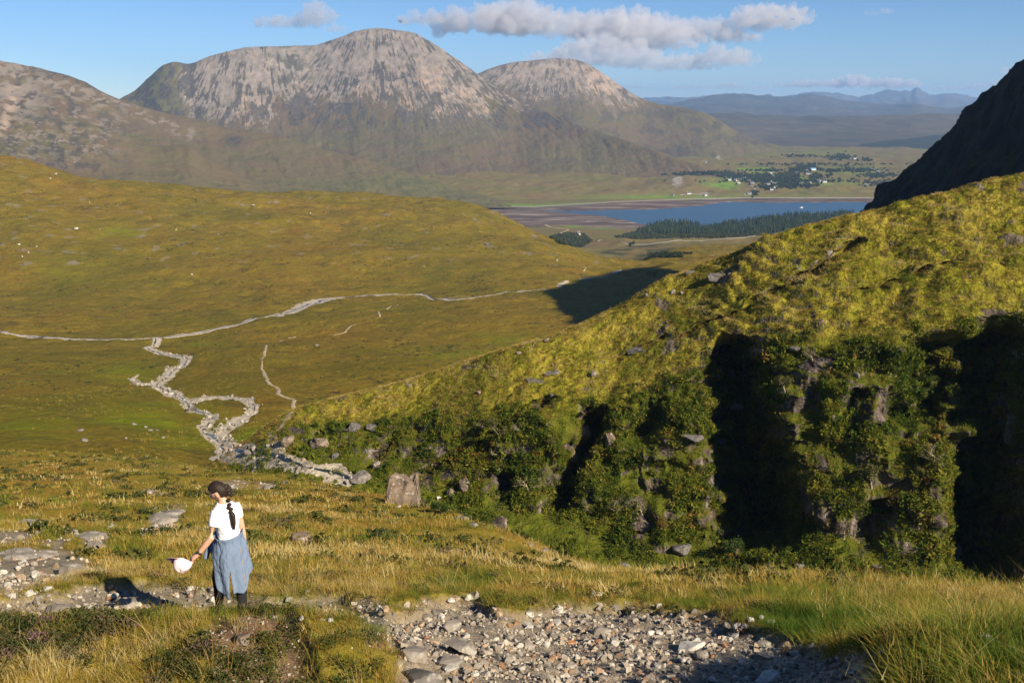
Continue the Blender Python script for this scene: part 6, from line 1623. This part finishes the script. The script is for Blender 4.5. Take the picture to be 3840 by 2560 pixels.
# ------------------------------------------------------------------ clouds: real volumes far off, above the haze
def blob_mesh(name, balls, voxel, seed, amp, freq):
    """one closed surface round many balls (x, y, z, r)"""
    bm = bmesh.new()
    for (x, y, z, r, q) in balls:
        bmesh.ops.create_icosphere(bm, subdivisions=2, radius=1, matrix=Matrix.Translation((x, y, z)) @ Matrix.Diagonal((r, r * .9, r * q, 1)))
    me = bpy.data.meshes.new('tmp'); bm.to_mesh(me); bm.free()
    o = bpy.data.objects.new('tmp', me); COL.objects.link(o)
    md = o.modifiers.new('r', 'REMESH'); md.mode = 'VOXEL'; md.voxel_size = voxel
    ev = o.evaluated_get(bpy.context.evaluated_depsgraph_get())
    m2 = bpy.data.meshes.new_from_object(ev)
    bpy.data.objects.remove(o); bpy.data.meshes.remove(me)
    n = len(m2.vertices)
    co = np.zeros(n * 3, np.float32); m2.vertices.foreach_get('co', co); co = co.reshape(-1, 3).astype(float)
    no = np.zeros(n * 3, np.float32); m2.vertex_normals.foreach_get('vector', no); no = no.reshape(-1, 3)
    d = amp * (fbm3(co[:, 0] * freq, co[:, 1] * freq, co[:, 2] * freq * 1.3, 4, seed) * 1.2 + .35 * np.abs(fbm3(co[:, 0] * freq * 2.5, co[:, 1] * freq * 2.5, co[:, 2] * freq * 2.5, 3, seed + 5)) - .2)
    d *= np.where(no[:, 2] < -.3, .5, 1)
    co = co + no * d[:, None]
    m2.vertices.foreach_set('co', co.astype(np.float32).ravel()); m2.update()
    m2.name = name
    return m2

def cloud_mat(den):
    m = bpy.data.materials.new('cloud'); m.use_nodes = True
    t = m.node_tree; t.nodes.remove(t.nodes['Principled BSDF'])
    v = t.nodes.new('ShaderNodeVolumePrincipled')
    v.inputs['Color'].default_value = (.80, .80, .84, 1); v.inputs['Density'].default_value = den; v.inputs['Anisotropy'].default_value = .1
    t.links.new(v.outputs[0], t.nodes['Material Output'].inputs['Volume'])
    return m

# outline boxes (photo px): x0,x1, base y, top y ; distance
CL = [
 (22000, .0030, 'long grey and white cloud bank trailing right from above the rounded mountain', [(1490,1700,100,40),(1620,1990,140,8),(1760,2100,142,5),(1900,2360,150,15),(2100,2580,165,35),(2250,2600,200,70),(2480,2800,150,55),(2700,3000,120,30),(2760,3070,100,0),(2600,2860,165,105)]),
 (21000, .0030, 'flat based cloud below the cloud bank over the second peak', [(2080,2450,235,130),(1960,2360,255,180),(2200,2560,258,180),(2320,2700,268,205),(2560,2830,255,175),(2690,2830,240,180)]),
 (22000, .0022, 'small lone cloud left of the rounded mountain top', [(955,1100,108,50),(1030,1210,108,42),(1140,1250,104,14),(1215,1290,124,86)]),
 (42000, .0045, 'long thin cloud bank low above the sharp far peak', [(2900,3180,330,298),(3080,3330,332,285),(3150,3260,300,280),(3250,3450,336,292)]),
 (41000, .0035, 'thin low cloud strip left of the sharp far peak', [(2500,2680,335,318),(2660,2800,335,310),(2790,2900,336,322)]),
 (40000, .0030, 'faint cloud strip low on the right by the dark slope', [(3480,3620,342,320),(3600,3760,338,312),(3700,3800,318,300)]),
 (24000, .0020, 'small grey cloud at the right edge above the dark slope', [(3760,3860,285,240),(3800,3960,280,235)]),
 (24000, .0012, 'small wispy cloud high on the right', [(3230,3300,62,40),(3280,3360,55,30)]),
 (36000, .0030, 'low wisp of cloud right of the second peak', [(2320,2420,335,318),(2400,2450,332,322)]),
]
for i, (d, den, lab, boxes) in enumerate(CL):
    bl = []
    rr = random.Random(50 + i)
    for (x0, x1, yb, yt) in boxes:
        c0 = U(x0, yb, d); c1 = U(x1, yt, d)
        w = c1[0] - c0[0]; h = c1[2] - c0[2]
        n = max(3, int(w / h * 2.6))
        for k in range(n):
            f = (k + .5) / n
            e = .6 + .55 * math.sin(math.pi * f)
            r = h * .5 * e * rr.uniform(.8, 1.15)
            x = c0[0] + w * f + rr.uniform(-.1, .1) * h
            bl.append((x, d + rr.uniform(-1, 1) * h * .8, c0[2] + r * .8 + rr.uniform(0, .15) * h, r, .85))
            if rr.random() < .95: bl.append((x + rr.uniform(-.3, .3) * h, d + rr.uniform(-1.5, 1) * h, c0[2] + h * rr.uniform(.2, .7), r * rr.uniform(.35, .6), .9))
        if h <= 0: continue
    hh = np.mean([abs(b[3]) for b in bl])
    me = blob_mesh('cloud', bl, max(18.0, hh * .16), 401 + i, hh * .75, .9 / hh)
    tag(link('cloud', me, cloud_mat(den)), lab, 'cloud', 'clouds over the hills', 'thing')

# ------------------------------------------------------------------ haze
zs = []; xs = []; yy = []
for o in COL.objects:
    if o.type == 'MESH' and not o.name.startswith('cloud'):
        bb = np.array([c[:] for c in o.bound_box]); zs += [bb[:, 2].min(), bb[:, 2].max()]; xs += [bb[:, 0].min(), bb[:, 0].max()]; yy += [bb[:, 1].min(), bb[:, 1].max()]
x0, x1, y0, y1, z0, z1 = min(xs) - 50, max(xs) + 50, min(yy) - 60, max(yy) + 50, min(zs) - 1, max(max(zs), 5) + 3
hv = [(x, y, z) for z in (z0, z1) for y in (y0, y1) for x in (x0, x1)]
hm = bpy.data.materials.new('haze'); hm.use_nodes = True
ht = hm.node_tree; ht.nodes.remove(ht.nodes['Principled BSDF'])
pv = ht.nodes.new('ShaderNodeVolumePrincipled')
pv.inputs['Color'].default_value = (.36, .60, 1.0, 1); pv.inputs['Density'].default_value = 4.2e-5; pv.inputs['Anisotropy'].default_value = 0.1
ht.links.new(pv.outputs[0], ht.nodes['Material Output'].inputs['Volume'])
haze = link('haze', np_mesh('haze', hv, np.array([[0, 2, 3, 1], [4, 5, 7, 6], [0, 1, 5, 4], [2, 6, 7, 3], [0, 4, 6, 2], [1, 3, 7, 5]]), False), hm)
tag(haze, kind='stuff')
print('haze box', x0, x1, y0, y1, z0, z1)
